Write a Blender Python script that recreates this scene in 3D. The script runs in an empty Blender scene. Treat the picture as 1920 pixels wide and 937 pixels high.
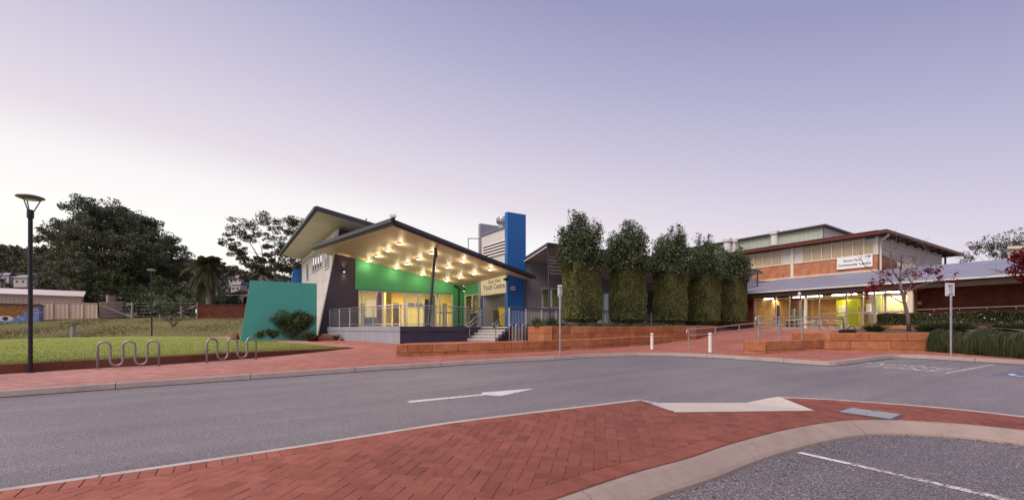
import bpy, bmesh, math, random
import numpy as np
from mathutils import Vector, Matrix
random.seed(11)
rng = np.random.default_rng(11)
scene = bpy.context.scene
C = scene.collection
# ------------------------------------------------------------------ camera
F, HX, HY, EYE = 850.0, 960.0, 616.0, 1.4        # focal length, principal column, level line (photo pixels), eye height (m)
cam_d = bpy.data.cameras.new('camera'); cam = bpy.data.objects.new('camera', cam_d); C.objects.link(cam)
cam.location = (0, 0, EYE); cam.rotation_euler = (math.pi/2, 0, 0)
cam_d.sensor_width = 36; cam_d.lens = 36*F/1920; cam_d.shift_y = (HY-468.5)/1920
cam_d.clip_start = 0.05; cam_d.clip_end = 3000
scene.camera = cam
# ------------------------------------------------------------------ dusk sky
SUN_AZ, SUN_EL = math.radians(-138), math.radians(50)
w = bpy.data.worlds.new('World'); scene.world = w; w.use_nodes = True
nt = w.node_tree; nt.nodes.clear()
def N(t, **k):
    n = nt.nodes.new(t)
    for a, b in k.items(): setattr(n, a, b)
    return n
def M(op, a, b=None):
    n = N('ShaderNodeMath', operation=op)
    for i, s in enumerate((a, b)):
        if s is None: continue
        if isinstance(s, (int, float)): n.inputs[i].default_value = s
        else: nt.links.new(s, n.inputs[i])
    return n.outputs[0]
tc = N('ShaderNodeTexCoord'); sep = N('ShaderNodeSeparateXYZ'); nt.links.new(tc.outputs['Generated'], sep.inputs[0])
X, Y, Z = sep.outputs
hl = M('MAXIMUM', M('SQRT', M('ADD', M('MULTIPLY', X, X), M('MULTIPLY', Y, Y))), .001)
el = M('MULTIPLY', M('ARCTAN2', M('MAXIMUM', Z, 0.0), hl), 57.2958)
gaz = math.radians(-50)
g = M('DIVIDE', M('ADD', M('MULTIPLY', X, math.sin(gaz)), M('MULTIPLY', Y, math.cos(gaz))), hl)
s = M('SUBTRACT', el, M('MULTIPLY', M('SUBTRACT', g, .643), 13.0))
fac = M('DIVIDE', M('ADD', s, 10.0), 110.0)
ramp = N('ShaderNodeValToRGB'); nt.links.new(fac, ramp.inputs[0])
stops = [(-6,(1.0,.89,.70)), (1,(1.0,.955,.86)), (6,(.97,.955,.93)), (11,(.895,.87,.87)), (15,(.755,.69,.755)), (23,(.57,.535,.68)),
         (30,(.43,.415,.595)), (37,(.315,.31,.50)), (60,(.24,.245,.42)), (95,(.21,.22,.39))]
cr = ramp.color_ramp
cr.interpolation = 'B_SPLINE' if False else 'LINEAR'
while len(cr.elements) < len(stops): cr.elements.new(.5)
for e, (sv, c) in zip(cr.elements, stops):
    e.position = (sv+10)/110; e.color = (*c, 1)
sky = N('ShaderNodeTexSky', sky_type='NISHITA'); sky.sun_disc = False
sky.sun_elevation = SUN_EL; sky.sun_rotation = SUN_AZ
mixc = N('ShaderNodeMixRGB', blend_type='MIX'); mixc.inputs[0].default_value = .004
nt.links.new(ramp.outputs[0], mixc.inputs[1]); nt.links.new(sky.outputs[0], mixc.inputs[2])
bg = N('ShaderNodeBackground'); bg.inputs[1].default_value = 1.0
nt.links.new(mixc.outputs[0], bg.inputs[0])
wo = N('ShaderNodeOutputWorld'); nt.links.new(bg.outputs[0], wo.inputs[0])
# soft low light of the western sky
sl = bpy.data.lights.new('sun', 'SUN'); sl.energy = 3.7; sl.angle = math.radians(45); sl.color = (1.0, .86, .76)
so = bpy.data.objects.new('sun', sl); C.objects.link(so)
sd = Vector((math.sin(SUN_AZ)*math.cos(SUN_EL), math.cos(SUN_AZ)*math.cos(SUN_EL), math.sin(SUN_EL)))
so.rotation_euler = sd.to_track_quat('Z', 'Y').to_euler(); so.location = (-30, -10, 40)
vs = scene.view_settings
vs.view_transform = 'Standard'; vs.look = 'None'; vs.gamma = 1; vs.exposure = 0.06; vs.use_curve_mapping = False
scene.render.engine = 'CYCLES'
cy = scene.cycles
cy.use_denoising = True
try: cy.denoiser = 'OPENIMAGEDENOISE'
except Exception: pass
cy.max_bounces = 6; cy.diffuse_bounces = 3; cy.glossy_bounces = 3; cy.transmission_bounces = 4; cy.transparent_max_bounces = 8
cy.sample_clamp_indirect = 4.0
cy.use_light_tree = True
# ------------------------------------------------------------------ geometry helpers
def rs(px, py): return (px-HX)/F, -(py-HY)/F
def R(x, y): return .008*x + .0218*y                       # the car park falls gently towards the camera
def G(px, py, dz=0.0):                                     # where a sight line meets the sloping car park level + dz
    a, b = rs(px, py); y = (EYE-dz)/(.008*a+.0218-b)
    return Vector((a*y, y, EYE+b*y))
def D(px, py, y):
    a, b = rs(px, py); return Vector((a*y, y, EYE+b*y))
def V3(p, z): return Vector((p[0], p[1], z))
au = math.atan(1330/850.0)
u = Vector((math.sin(au), math.cos(au))); v = Vector((-u.y, u.x))          # the two building directions
al = math.atan(829/850.0)
dl = Vector((-math.sin(al), math.cos(al))); dr = Vector((dl.y, -dl.x))      # the deck is turned a little
class Wall:
    def __init__(s, p, d):
        s.p = Vector(p[:2]); s.d = Vector(d).normalized()
        n = Vector((-s.d.y, s.d.x))
        if n.dot(-s.p) < 0: n = -n
        s.n = n
    def t(s, px):
        a = (px-HX)/F; return (a*s.p.y-s.p.x)/(s.d.x-a*s.d.y)
    def xy(s, px, off=0): return s.p + s.d*s.t(px) + s.n*off
    def pt(s, px, py, off=0):
        q = s.p+s.d*s.t(px); z = EYE-(py-HY)/F*q.y; q = q+s.n*off
        return Vector((q.x, q.y, z))
    def z(s, px, py): return s.pt(px, py).z
    def P(s, t, z, off=0):
        q = s.p+s.d*t+s.n*off; return Vector((q.x, q.y, z))
    def shift(s, off): return Wall(s.p+s.n*off, s.d)
class MB:
    def __init__(s): s.v = []; s.f = []
    def poly(s, pts):
        k = len(s.v); s.v += [Vector(p) for p in pts]; s.f.append(list(range(k, k+len(pts)))); return s
    def prism(s, pts, vec):
        n = len(pts); k = len(s.v); vec = Vector(vec)
        s.v += [Vector(p) for p in pts] + [Vector(p)+vec for p in pts]
        s.f.append(list(range(k, k+n))); s.f.append(list(range(k+2*n-1, k+n-1, -1)))
        for i in range(n):
            j = (i+1) % n; s.f.append([k+i, k+n+i, k+n+j, k+j])
        return s
    def box(s, o, a, b, c):
        o, a, b, c = map(Vector, (o, a, b, c)); return s.prism([o, o+a, o+a+b, o+b], c)
    def cube(s, cx, cy_, cz, sx, sy, sz): return s.box((cx-sx/2, cy_-sy/2, cz-sz/2), (sx,0,0), (0,sy,0), (0,0,sz))
    def slab(s, w_, pix, th, off=0.0):
        return s.prism([w_.pt(x, y, off) for x, y in pix], (-w_.n.x*th, -w_.n.y*th, 0))
    def wb(s, w_, t0, t1, z0, z1, o0, o1):
        return s.prism([w_.P(t0,z0,o1), w_.P(t1,z0,o1), w_.P(t1,z1,o1), w_.P(t0,z1,o1)], w_.P(0,0,o0)-w_.P(0,0,o1))
    def tube(s, pts, r, n=8, cap=True):
        pts = [Vector(p) for p in pts]; m = len(pts)
        rr = r if isinstance(r, (list, tuple)) else [r]*m
        k = len(s.v); prev = None
        for i, p in enumerate(pts):
            t = (pts[min(i+1, m-1)]-pts[max(i-1, 0)])
            t = t.normalized() if t.length > 1e-9 else Vector((0,0,1))
            if prev is None:
                a = Vector((0,0,1)) if abs(t.z) < .9 else Vector((1,0,0))
                e1 = t.cross(a).normalized()
            else:
                e1 = (prev - t*prev.dot(t)).normalized()
            prev = e1; e2 = t.cross(e1)
            for j in range(n):
                q = 2*math.pi*j/n; s.v.append(p+(e1*math.cos(q)+e2*math.sin(q))*rr[i])
        for i in range(m-1):
            for j in range(n):
                a = k+i*n+j; b = k+i*n+(j+1) % n; s.f.append([a, b, b+n, a+n])
        if cap:
            s.f.append(list(range(k+n-1, k-1, -1))); s.f.append(list(range(k+(m-1)*n, k+m*n)))
        return s
    def lathe(s, c, prof, n=20):
        k = len(s.v); c = Vector(c)
        for r, z in prof:
            for j in range(n):
                q = 2*math.pi*j/n; s.v.append(c+Vector((r*math.cos(q), r*math.sin(q), z)))
        for i in range(len(prof)-1):
            for j in range(n):
                a = k+i*n+j; b = k+i*n+(j+1) % n; s.f.append([a, b, b+n, a+n])
        s.f.append(list(range(k+n-1, k-1, -1))); s.f.append(list(range(k+(len(prof)-1)*n, k+len(prof)*n)))
        return s
    def build(s, name, m, parent=None, smooth=False, bevel=0.0, kind=None, label=None):
        me = bpy.data.meshes.new(name)
        off = parent_loc(parent)
        me.from_pydata([p-off for p in s.v], [], s.f); me.update()
        if bevel > 0:
            bm = bmesh.new(); bm.from_mesh(me)
            bmesh.ops.bevel(bm, geom=[e for e in bm.edges], offset=bevel, segments=1, affect='EDGES', clamp_overlap=True)
            bmesh.ops.recalc_face_normals(bm, faces=bm.faces); bm.to_mesh(me); bm.free()
        if smooth: me.shade_smooth() if hasattr(me, 'shade_smooth') else None
        return link(name, me, m, parent, kind, label)
def parent_loc(p):
    l = Vector((0,0,0))
    while p is not None: l = l+p.location; p = p.parent
    return l
def link(name, me, m, parent=None, kind=None, label=None):
    o = bpy.data.objects.new(name, me); C.objects.link(o)
    if m is not None: me.materials.append(m)
    if parent is not None: o.parent = parent
    if kind: o['kind'] = kind
    if label: o['label'] = label
    return o
def thing(name, label, cat, loc, group=None):
    o = bpy.data.objects.new(name, None); C.objects.link(o); o.location = Vector(loc); o.empty_display_size = .2
    o['label'] = label; o['category'] = cat
    if group: o['group'] = group
    return o
def tag(o, label, cat, group=None):
    o['label'] = label; o['category'] = cat
    if group: o['group'] = group
    return o
def copy_tree(o, delta, label):
    def cp(x, par):
        c = x.copy(); C.objects.link(c)
        if par is not None: c.parent = par
        for ch in x.children: cp(ch, c)
        return c
    c = cp(o, None); c.location = o.location+Vector(delta); c['label'] = label
    return c
def np_mesh(name, verts, nper, m, parent=None, kind=None, smooth=False):
    """verts: (n*nper,3) array, every nper verts are one face"""
    verts = np.asarray(verts, dtype=np.float32).reshape(-1, 3)
    off = parent_loc(parent); verts = verts-np.array(off, dtype=np.float32)
    nv = len(verts); nf = nv//nper
    me = bpy.data.meshes.new(name)
    me.vertices.add(nv); me.vertices.foreach_set('co', verts.ravel())
    me.loops.add(nv); me.loops.foreach_set('vertex_index', np.arange(nv, dtype=np.int32))
    me.polygons.add(nf); me.polygons.foreach_set('loop_start', np.arange(0, nv, nper, dtype=np.int32))
    me.polygons.foreach_set('loop_total', np.full(nf, nper, dtype=np.int32))
    me.update(calc_edges=True)
    return link(name, me, m, parent, kind)
def grid_mesh(name, P, m, parent=None, kind=None, smooth=True):
    """P: rows x cols x 3"""
    P = np.asarray(P, dtype=float); r, c = P.shape[:2]
    fs = [[i*c+j, i*c+j+1, (i+1)*c+j+1, (i+1)*c+j] for i in range(r-1) for j in range(c-1)]
    me = bpy.data.meshes.new(name); me.from_pydata([tuple(q) for q in P.reshape(-1,3)], [], fs); me.update()
    if smooth: me.shade_smooth()
    return link(name, me, m, parent, kind)
def spline(pts, step):
    pts = [Vector(p[:2]) for p in pts]
    P = [pts[0]*2-pts[1]]+pts+[pts[-1]*2-pts[-2]]; out = []
    for i in range(1, len(P)-2):
        a, b, c, d = P[i-1:i+3]; n = max(4, int((c-b).length/step)*2)
        for k in range(n):
            t = k/n
            out.append(.5*((2*b)+(c-a)*t+(2*a-5*b+4*c-d)*t*t+(3*b-a-3*c+d)*t**3))
    out.append(pts[-1]); return resample(out, step)
def resample(pts, step):
    L = [0]
    for a, b in zip(pts, pts[1:]): L.append(L[-1]+(b-a).length)
    n = max(1, round(L[-1]/step)); res = []; j = 0
    for k in range(n+1):
        x = L[-1]*k/n
        while j < len(L)-2 and L[j+1] < x: j += 1
        q = (x-L[j])/max(1e-9, L[j+1]-L[j]); res.append(pts[j].lerp(pts[j+1], q))
    return res
def offset(pts, d):            # to the left of travel when d > 0
    out = []
    for i, p in enumerate(pts):
        t = (pts[min(i+1, len(pts)-1)]-pts[max(i-1, 0)]).normalized()
        out.append(p+Vector((-t.y, t.x))*d)
    return out
def sweep(pts, profile, side, zf=R):
    """profile (offset,z) list swept along plan polyline; side +1 = left of travel"""
    mb = MB(); n = len(profile)
    offs = [offset(pts, side*o) for o, z in profile]
    for i in range(len(pts)):
        for j, (o, z) in enumerate(profile):
            q = offs[j][i]; mb.v.append(Vector((q.x, q.y, zf(q.x, q.y)+z)))
    for i in range(len(pts)-1):
        for j in range(n-1):
            a = i*n+j; mb.f.append([a, a+1, a+n+1, a+n])
    mb.f.append(list(range(n))); mb.f.append(list(range((len(pts)-1)*n+n-1, (len(pts)-1)*n-1, -1)))
    return mb
def clip_poly(subject, clip):   # subject any polygon, clip convex (ccw)
    out = subject
    for i in range(len(clip)):
        a, b = clip[i], clip[(i+1) % len(clip)]; e = (b[0]-a[0], b[1]-a[1]); inp = out; out = []
        if not inp: break
        def sd_(p): return e[0]*(p[1]-a[1])-e[1]*(p[0]-a[0])
        for k in range(len(inp)):
            p, q = inp[k-1], inp[k]; dp, dq = sd_(p), sd_(q)
            if dq >= 0:
                if dp < 0:
                    t = dp/(dp-dq); out.append((p[0]+(q[0]-p[0])*t, p[1]+(q[1]-p[1])*t))
                out.append(q)
            elif dp >= 0:
                t = dp/(dp-dq); out.append((p[0]+(q[0]-p[0])*t, p[1]+(q[1]-p[1])*t))
    return out
def area2(p): return .5*sum(p[i-1][0]*p[i][1]-p[i][0]*p[i-1][1] for i in range(len(p)))
# ------------------------------------------------------------------ materials
def srgb(r, g_, b): 
    f = lambda c: (c/255/12.92) if c/255 <= .04045 else ((c/255+.055)/1.055)**2.4
    return (f(r), f(g_), f(b))
class MT:
    def __init__(s, name):
        s.m = bpy.data.materials.new(name); s.m.use_nodes = True; s.t = s.m.node_tree
        s.b = s.t.nodes['Principled BSDF']; s.out = s.t.nodes['Material Output']
        s.pos = s.n('ShaderNodeNewGeometry').outputs['Position']
    def n(s, t, **k):
        x = s.t.nodes.new(t)
        for a, b in k.items(): setattr(x, a, b)
        return x
    def l(s, a, b): s.t.links.new(a, b)
    def val(s, x, sock):
        if hasattr(x, 'is_linked') or hasattr(x, 'links'): s.l(x, sock)
        else: sock.default_value = x
    def noise(s, scale, detail=4, rough=.6, vec=None, dist=0):
        n = s.n('ShaderNodeTexNoise'); n.inputs['Scale'].default_value = scale; n.inputs['Detail'].default_value = detail
        n.inputs['Roughness'].default_value = rough; n.inputs['Distortion'].default_value = dist
        s.l(vec if vec is not None else s.pos, n.inputs['Vector']); return n.outputs[0]
    def ramp(s, fac, stops, const=False):
        r = s.n('ShaderNodeValToRGB'); s.l(fac, r.inputs[0]); e = r.color_ramp
        if const: e.interpolation = 'CONSTANT'
        while len(e.elements) < len(stops): e.elements.new(.5)
        for q, (p, c) in zip(e.elements, stops): q.position = p; q.color = (*c, 1) if len(c) == 3 else c
        return r.outputs[0]
    def math(s, op, a, b=0.0, c=None):
        n = s.n('ShaderNodeMath', operation=op); s.val(a, n.inputs[0]); s.val(b, n.inputs[1])
        if c is not None: s.val(c, n.inputs[2])
        return n.outputs[0]
    def mix(s, fac, a, b, mode='MIX'):
        n = s.n('ShaderNodeMixRGB', blend_type=mode); s.val(fac, n.inputs[0])
        for q, i in ((a, 1), (b, 2)):
            if isinstance(q, tuple): n.inputs[i].default_value = (*q[:3], 1)
            else: s.l(q, n.inputs[i])
        return n.outputs[0]
    def dot(s, d, vec=None):
        n = s.n('ShaderNodeVectorMath', operation='DOT_PRODUCT'); s.l(vec if vec is not None else s.pos, n.inputs[0]); n.inputs[1].default_value = d
        return n.outputs['Value']
    def comb(s, a, b, c=0.0):
        n = s.n('ShaderNodeCombineXYZ'); s.val(a, n.inputs[0]); s.val(b, n.inputs[1]); s.val(c, n.inputs[2]); return n.outputs[0]
    def bump(s, h, strength=.3, dist=.01):
        n = s.n('ShaderNodeBump'); n.inputs['Strength'].default_value = strength; n.inputs['Distance'].default_value = dist
        s.l(h, n.inputs['Height']); s.l(n.outputs[0], s.b.inputs['Normal'])
    def fin(s, col, rough=.7, metal=0.0, spec=.4):
        s.val(col if not isinstance(col, tuple) else (*col[:3], 1), s.b.inputs['Base Color'])
        s.val(rough, s.b.inputs['Roughness']); s.b.inputs['Metallic'].default_value = metal
        s.b.inputs['Specular IOR Level'].default_value = spec
        return s.m
def paint(name, c, rough=.55, var=.10, scale=1.3, streak=.0, metal=0.0, bump=0.0, bscale=120, spec=.35):
    t = MT(name); c = tuple(c)
    lo = tuple(x*(1-var) for x in c); hi = tuple(min(1, x*(1+var)) for x in c)
    n1 = t.noise(scale, 5, .62); col = t.mix(t.ramp(n1, [(.3,(0,0,0)),(.7,(1,1,1))]), lo, hi)
    if streak > 0:       # weather streaks that run down the surface
        st = t.noise(1.0, 4, .6, vec=t.comb(t.dot((7,7,0)), t.dot((-7,7,0)), t.dot((0,0,.5))))
        col = t.mix(t.math('MULTIPLY', t.ramp(st, [(.45,(0,0,0)),(.75,(1,1,1))]), streak), col, tuple(x*.55 for x in c))
    if bump > 0: t.bump(t.noise(bscale, 3), bump, .004)
    rn = t.math('MULTIPLY_ADD', n1, .2, rough-.1)
    return t.fin(col, rn, metal, spec)
def emit(name, c, strength):
    t = MT(name); t.b.inputs['Base Color'].default_value = (*c, 1)
    t.b.inputs['Emission Color'].default_value = (*c, 1); t.b.inputs['Emission Strength'].default_value = strength
    return t.m
def brick(name, d, c1, c2, mortar, bw=.24, bh=.086, ms=.010, dz=0.0, bump=.5):
    t = MT(name); vec = t.comb(t.dot((d.x, d.y, 0)), t.dot((0,0,1)))
    b = t.n('ShaderNodeTexBrick'); t.l(vec, b.inputs['Vector']); b.inputs['Scale'].default_value = 1
    b.inputs['Brick Width'].default_value = bw; b.inputs['Row Height'].default_value = bh; b.inputs['Mortar Size'].default_value = ms
    b.inputs['Color1'].default_value = (*c1, 1); b.inputs['Color2'].default_value = (*c2, 1); b.inputs['Mortar'].default_value = (*mortar, 1)
    b.inputs['Mortar Smooth'].default_value = .2; b.inputs['Bias'].default_value = 0
    n = t.noise(2.2, 4); col = t.mix(.75, b.outputs['Color'], t.ramp(n, [(.25,(.5,.5,.5)),(.8,(1.25,1.2,1.15))]), 'MULTIPLY')
    h = t.math('SUBTRACT', t.noise(60, 3), t.math('MULTIPLY', b.outputs['Fac'], 2.0)); t.bump(h, bump, .006)
    return t.fin(col, .85, 0, .2)
def glass(name, tint=(.9,.95,.95), refl=.12):
    t = MT(name); t.t.nodes.remove(t.b)
    tr = t.n('ShaderNodeBsdfTransparent'); tr.inputs[0].default_value = (*tint, 1)
    gl = t.n('ShaderNodeBsdfGlossy'); gl.inputs['Roughness'].default_value = .03; gl.inputs[0].default_value = (.9,.9,.95,1)
    fr = t.n('ShaderNodeFresnel'); fr.inputs[0].default_value = 1.5
    mx = t.n('ShaderNodeMixShader'); t.l(t.math('MULTIPLY_ADD', fr.outputs[0], .9, refl*.3), mx.inputs[0]); t.l(tr.outputs[0], mx.inputs[1]); t.l(gl.outputs[0], mx.inputs[2])
    t.l(mx.outputs[0], t.out.inputs[0]); return t.m
def leaf(name, cols, trans=.25, rough=.55, spec=.3):
    t = MT(name); geo = t.n('ShaderNodeNewGeometry')
    r = geo.outputs['Random Per Island']; n = len(cols)
    col = t.ramp(r, [((i+.5)/n, c) for i, c in enumerate(cols)])
    col = t.mix(.6, col, t.ramp(t.noise(.9, 3), [(.3,(.6,.6,.6)),(.7,(1.35,1.35,1.3))]), 'MULTIPLY')
    t.fin(col, rough, 0, spec)
    td = t.n('ShaderNodeBsdfTranslucent'); t.l(col, td.inputs[0])
    mx = t.n('ShaderNodeMixShader'); mx.inputs[0].default_value = trans
    t.l(t.b.outputs[0], mx.inputs[1]); t.l(td.outputs[0], mx.inputs[2]); t.l(mx.outputs[0], t.out.inputs[0]); return t.m
def asphalt(name='asphalt', k=1.0):
    t = MT(name)
    fine = t.noise(95, 2, .8); mid = t.noise(38, 3, .7); big = t.noise(.35, 4, .6)
    vo = t.n('ShaderNodeTexVoronoi'); vo.inputs['Scale'].default_value = 85; t.l(t.pos, vo.inputs['Vector'])
    c = t.ramp(fine, [(.32,(.055,.050,.053)),(.46,(.175,.159,.166)),(.58,(.28,.256,.264)),(.72,(.78,.73,.73))])
    c = t.mix(.5, c, t.ramp(vo.outputs['Distance'], [(.0,(1.3,1.3,1.3)),(.7,(.45,.45,.46))]), 'MULTIPLY')
    c = t.mix(.55, c, t.ramp(mid, [(.3,(.6,.6,.61)),(.7,(1.3,1.28,1.28))]), 'MULTIPLY')
    c = t.mix(.7, c, t.ramp(big, [(.3,(.80,.79,.82)),(.7,(1.14,1.13,1.12))]), 'MULTIPLY')
    # wheel-track polish and oil along the lane
    tr = t.noise(1.0, 4, .6, vec=t.comb(t.dot((u.x*.12,u.y*.12,0)), t.dot((v.x*1.5,v.y*1.5,0))))
    c = t.mix(.8, c, t.ramp(tr, [(.32,(.80,.79,.80)),(.66,(1.13,1.12,1.11))]), 'MULTIPLY')
    spots = t.noise(1.7, 2, .5); c = t.mix(t.math('MULTIPLY', t.ramp(spots, [(.70,(0,0,0)),(.78,(1,1,1))]), .35), c, (.07,.07,.072))
    if k != 1.0:
        chips = t.noise(55, 2, .9); c = t.mix(1.0, c, t.ramp(chips, [(.34,(.30,.29,.30)),(.5,(k,k,k)),(.68,(1.5,1.46,1.45))]), 'MULTIPLY')
    t.bump(t.math('ADD', fine, t.math('MULTIPLY', vo.outputs['Distance'], -.8)), .55, .006)
    return t.fin(c, .60, 0, .5)
def concrete(name, c, var=.16, stain=.35):
    t = MT(name); a = t.noise(3.2, 6, .7); b = t.noise(160, 2, .7); d = t.noise(.8, 4)
    col = t.ramp(a, [(.25, tuple(x*(1-var*1.5) for x in c)), (.5, c), (.8, tuple(min(1, x*(1+var)) for x in c))])
    col = t.mix(.5, col, t.ramp(b, [(.3,(.72,.72,.72)),(.7,(1.2,1.2,1.2))]), 'MULTIPLY')
    col = t.mix(t.math('MULTIPLY', t.ramp(d, [(.52,(0,0,0)),(.72,(1,1,1))]), stain), col, tuple(x*.62 for x in c))
    t.bump(t.math('ADD', b, t.math('MULTIPLY', a, 1.5)), .35, .004); return t.fin(col, .85, 0, .25)
def paving(name, ang, cols, joint, redder=None):          # small pavers seen from far away
    t = MT(name); c, s_ = math.cos(ang), math.sin(ang)
    vec = t.comb(t.dot((c, s_, 0)), t.dot((-s_, c, 0)))
    b = t.n('ShaderNodeTexBrick'); t.l(vec, b.inputs['Vector']); b.inputs['Scale'].default_value = 1
    b.inputs['Brick Width'].default_value = .232; b.inputs['Row Height'].default_value = .116; b.inputs['Mortar Size'].default_value = .005
    b.inputs['Color1'].default_value = (*cols[0], 1); b.inputs['Color2'].default_value = (*cols[1], 1); b.inputs['Mortar'].default_value = (*joint, 1)
    big = t.noise(.55, 5, .65); med = t.noise(5, 4, .7)
    col = t.mix(.85, b.outputs['Color'], t.ramp(big, [(.28,(.72,.74,.76)),(.75,(1.2,1.17,1.15))]), 'MULTIPLY')
    col = t.mix(.6, col, t.ramp(med, [(.3,(.74,.74,.74)),(.7,(1.22,1.22,1.22))]), 'MULTIPLY')
    if redder:      # newer, redder pavers were laid towards the buildings
        mr = t.n('ShaderNodeMapRange'); t.l(t.math('ADD', t.dot((1,0,0)), t.math('MULTIPLY', med, 1.2)), mr.inputs[0]); mr.inputs[1].default_value = -9.5; mr.inputs[2].default_value = -4.0
        col = t.mix(mr.outputs[0], col, t.mix(1.0, col, redder, 'MULTIPLY'))
    t.bump(t.math('SUBTRACT', t.noise(90, 2), t.math('MULTIPLY', b.outputs['Fac'], 1.5)), .4, .004)
    return t.fin(col, .82, 0, .3)
def paver_mat():
    t = MT('red_paver'); geo = t.n('ShaderNodeNewGeometry'); oi = t.n('ShaderNodeObjectInfo')
    r = t.math('FRACT', t.math('ADD', geo.outputs['Random Per Island'], t.math('MULTIPLY', oi.outputs['Random'], 7.31)))
    c = t.ramp(r, [(0,(.262,.087,.060)),(.12,(.290,.097,.066)),(.5,(.330,.113,.078)),(.85,(.355,.127,.090)),(1,(.320,.116,.086))])
    gr = t.noise(260, 2, .8); md = t.noise(9, 4, .7); bg_ = t.noise(1.1, 4)
    c = t.mix(.75, c, t.ramp(gr, [(.28,(.42,.40,.40)),(.5,(1,1,1)),(.75,(1.7,1.7,1.7))]), 'MULTIPLY')
    c = t.mix(.6, c, t.ramp(md, [(.3,(.72,.72,.73)),(.7,(1.2,1.2,1.2))]), 'MULTIPLY')
    c = t.mix(.8, c, t.ramp(bg_, [(.3,(.84,.84,.86)),(.72,(1.14,1.12,1.10))]), 'MULTIPLY')
    mr = t.n('ShaderNodeMapRange'); t.l(t.math('ADD', t.dot((1,0,0)), t.math('MULTIPLY', t.noise(.9, 4, .7), 3.0)), mr.inputs[0]); mr.inputs[1].default_value = -2.2; mr.inputs[2].default_value = 1.6
    c = t.mix(mr.outputs[0], c, t.mix(1.0, c, (.66,.61,.60), 'MULTIPLY'))      # trodden, dirtier pavers near the crossing
    st = t.noise(2.3, 5, .75); c = t.mix(t.math('MULTIPLY', t.ramp(st, [(.58,(0,0,0)),(.72,(1,1,1))]), .30), c, (.10,.045,.035))
    t.bump(t.math('ADD', gr, md), .4, .003); return t.fin(c, .8, 0, .3)
def stone(name):
    t = MT(name); geo = t.n('ShaderNodeNewGeometry'); oi = t.n('ShaderNodeObjectInfo')
    r = t.math('FRACT', t.math('ADD', geo.outputs['Random Per Island'], t.math('MULTIPLY', oi.outputs['Random'], 5.7)))
    c = t.ramp(r, [(0,(.38,.145,.068)),(.35,(.44,.18,.085)),(.7,(.50,.225,.11)),(1,(.42,.18,.09))])
    a = t.noise(4, 6, .7); b = t.noise(55, 4, .75)
    c = t.mix(.7, c, t.ramp(a, [(.28,(.52,.46,.42)),(.7,(1.25,1.22,1.2))]), 'MULTIPLY')
    c = t.mix(.75, c, t.ramp(b, [(.3,(.55,.53,.5)),(.7,(1.25,1.25,1.25))]), 'MULTIPLY')
    gz = t.noise(1.6, 5, .7); c = t.mix(t.math('MULTIPLY', t.ramp(gz, [(.55,(0,0,0)),(.75,(1,1,1))]), .5), c, (.13,.085,.06))
    t.bump(t.math('ADD', b, t.math('MULTIPLY', a, 2)), .7, .012); return t.fin(c, .9, 0, .15)
def grass_ground(name, cols, scale=1.0):
    t = MT(name); a = t.noise(.22*scale, 5, .65); b = t.noise(2.6*scale, 5, .7); d = t.noise(40*scale, 3, .8)
    c = t.ramp(t.math('ADD', t.math('MULTIPLY', a, .65), t.math('MULTIPLY', b, .35)), [(.30+.4*i/(len(cols)-1), q) for i, q in enumerate(cols)])
    c = t.mix(.8, c, t.ramp(d, [(.25,(.45,.45,.42)),(.75,(1.5,1.5,1.4))]), 'MULTIPLY')
    t.bump(t.math('ADD', d, b), .9, .05); return t.fin(c, .95, 0, .1)
def worn_paint(name, c, thr, scale=22):
    t = MT(name); a = t.noise(scale, 5, .8); b = t.noise(scale*6, 2, .7)
    f = t.ramp(t.math('ADD', t.math('MULTIPLY', a, .7), t.math('MULTIPLY', b, .3)), [(thr-.05,(0,0,0)),(thr+.05,(1,1,1))])
    t.fin(t.mix(t.noise(4, 3), tuple(x*.8 for x in c), c), .7, 0, .3)
    tr = t.n('ShaderNodeBsdfTransparent'); mx = t.n('ShaderNodeMixShader')
    t.l(f, mx.inputs[0]); t.l(tr.outputs[0], mx.inputs[1]); t.l(t.b.outputs[0], mx.inputs[2]); t.l(mx.outputs[0], t.out.inputs[0]); return t.m
def roof_metal(name, d, c, pitch=.2, rough=.45):
    t = MT(name); w_ = t.math('SINE', t.math('MULTIPLY', t.dot((d.x, d.y, 0)), 2*math.pi/pitch))
    n = t.noise(.6, 5); col = t.mix(t.ramp(n, [(.3,(0,0,0)),(.7,(1,1,1))]), tuple(x*.82 for x in c), tuple(min(1, x*1.12) for x in c))
    t.bump(w_, .5, .02); return t.fin(col, rough, .0, .5)
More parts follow.
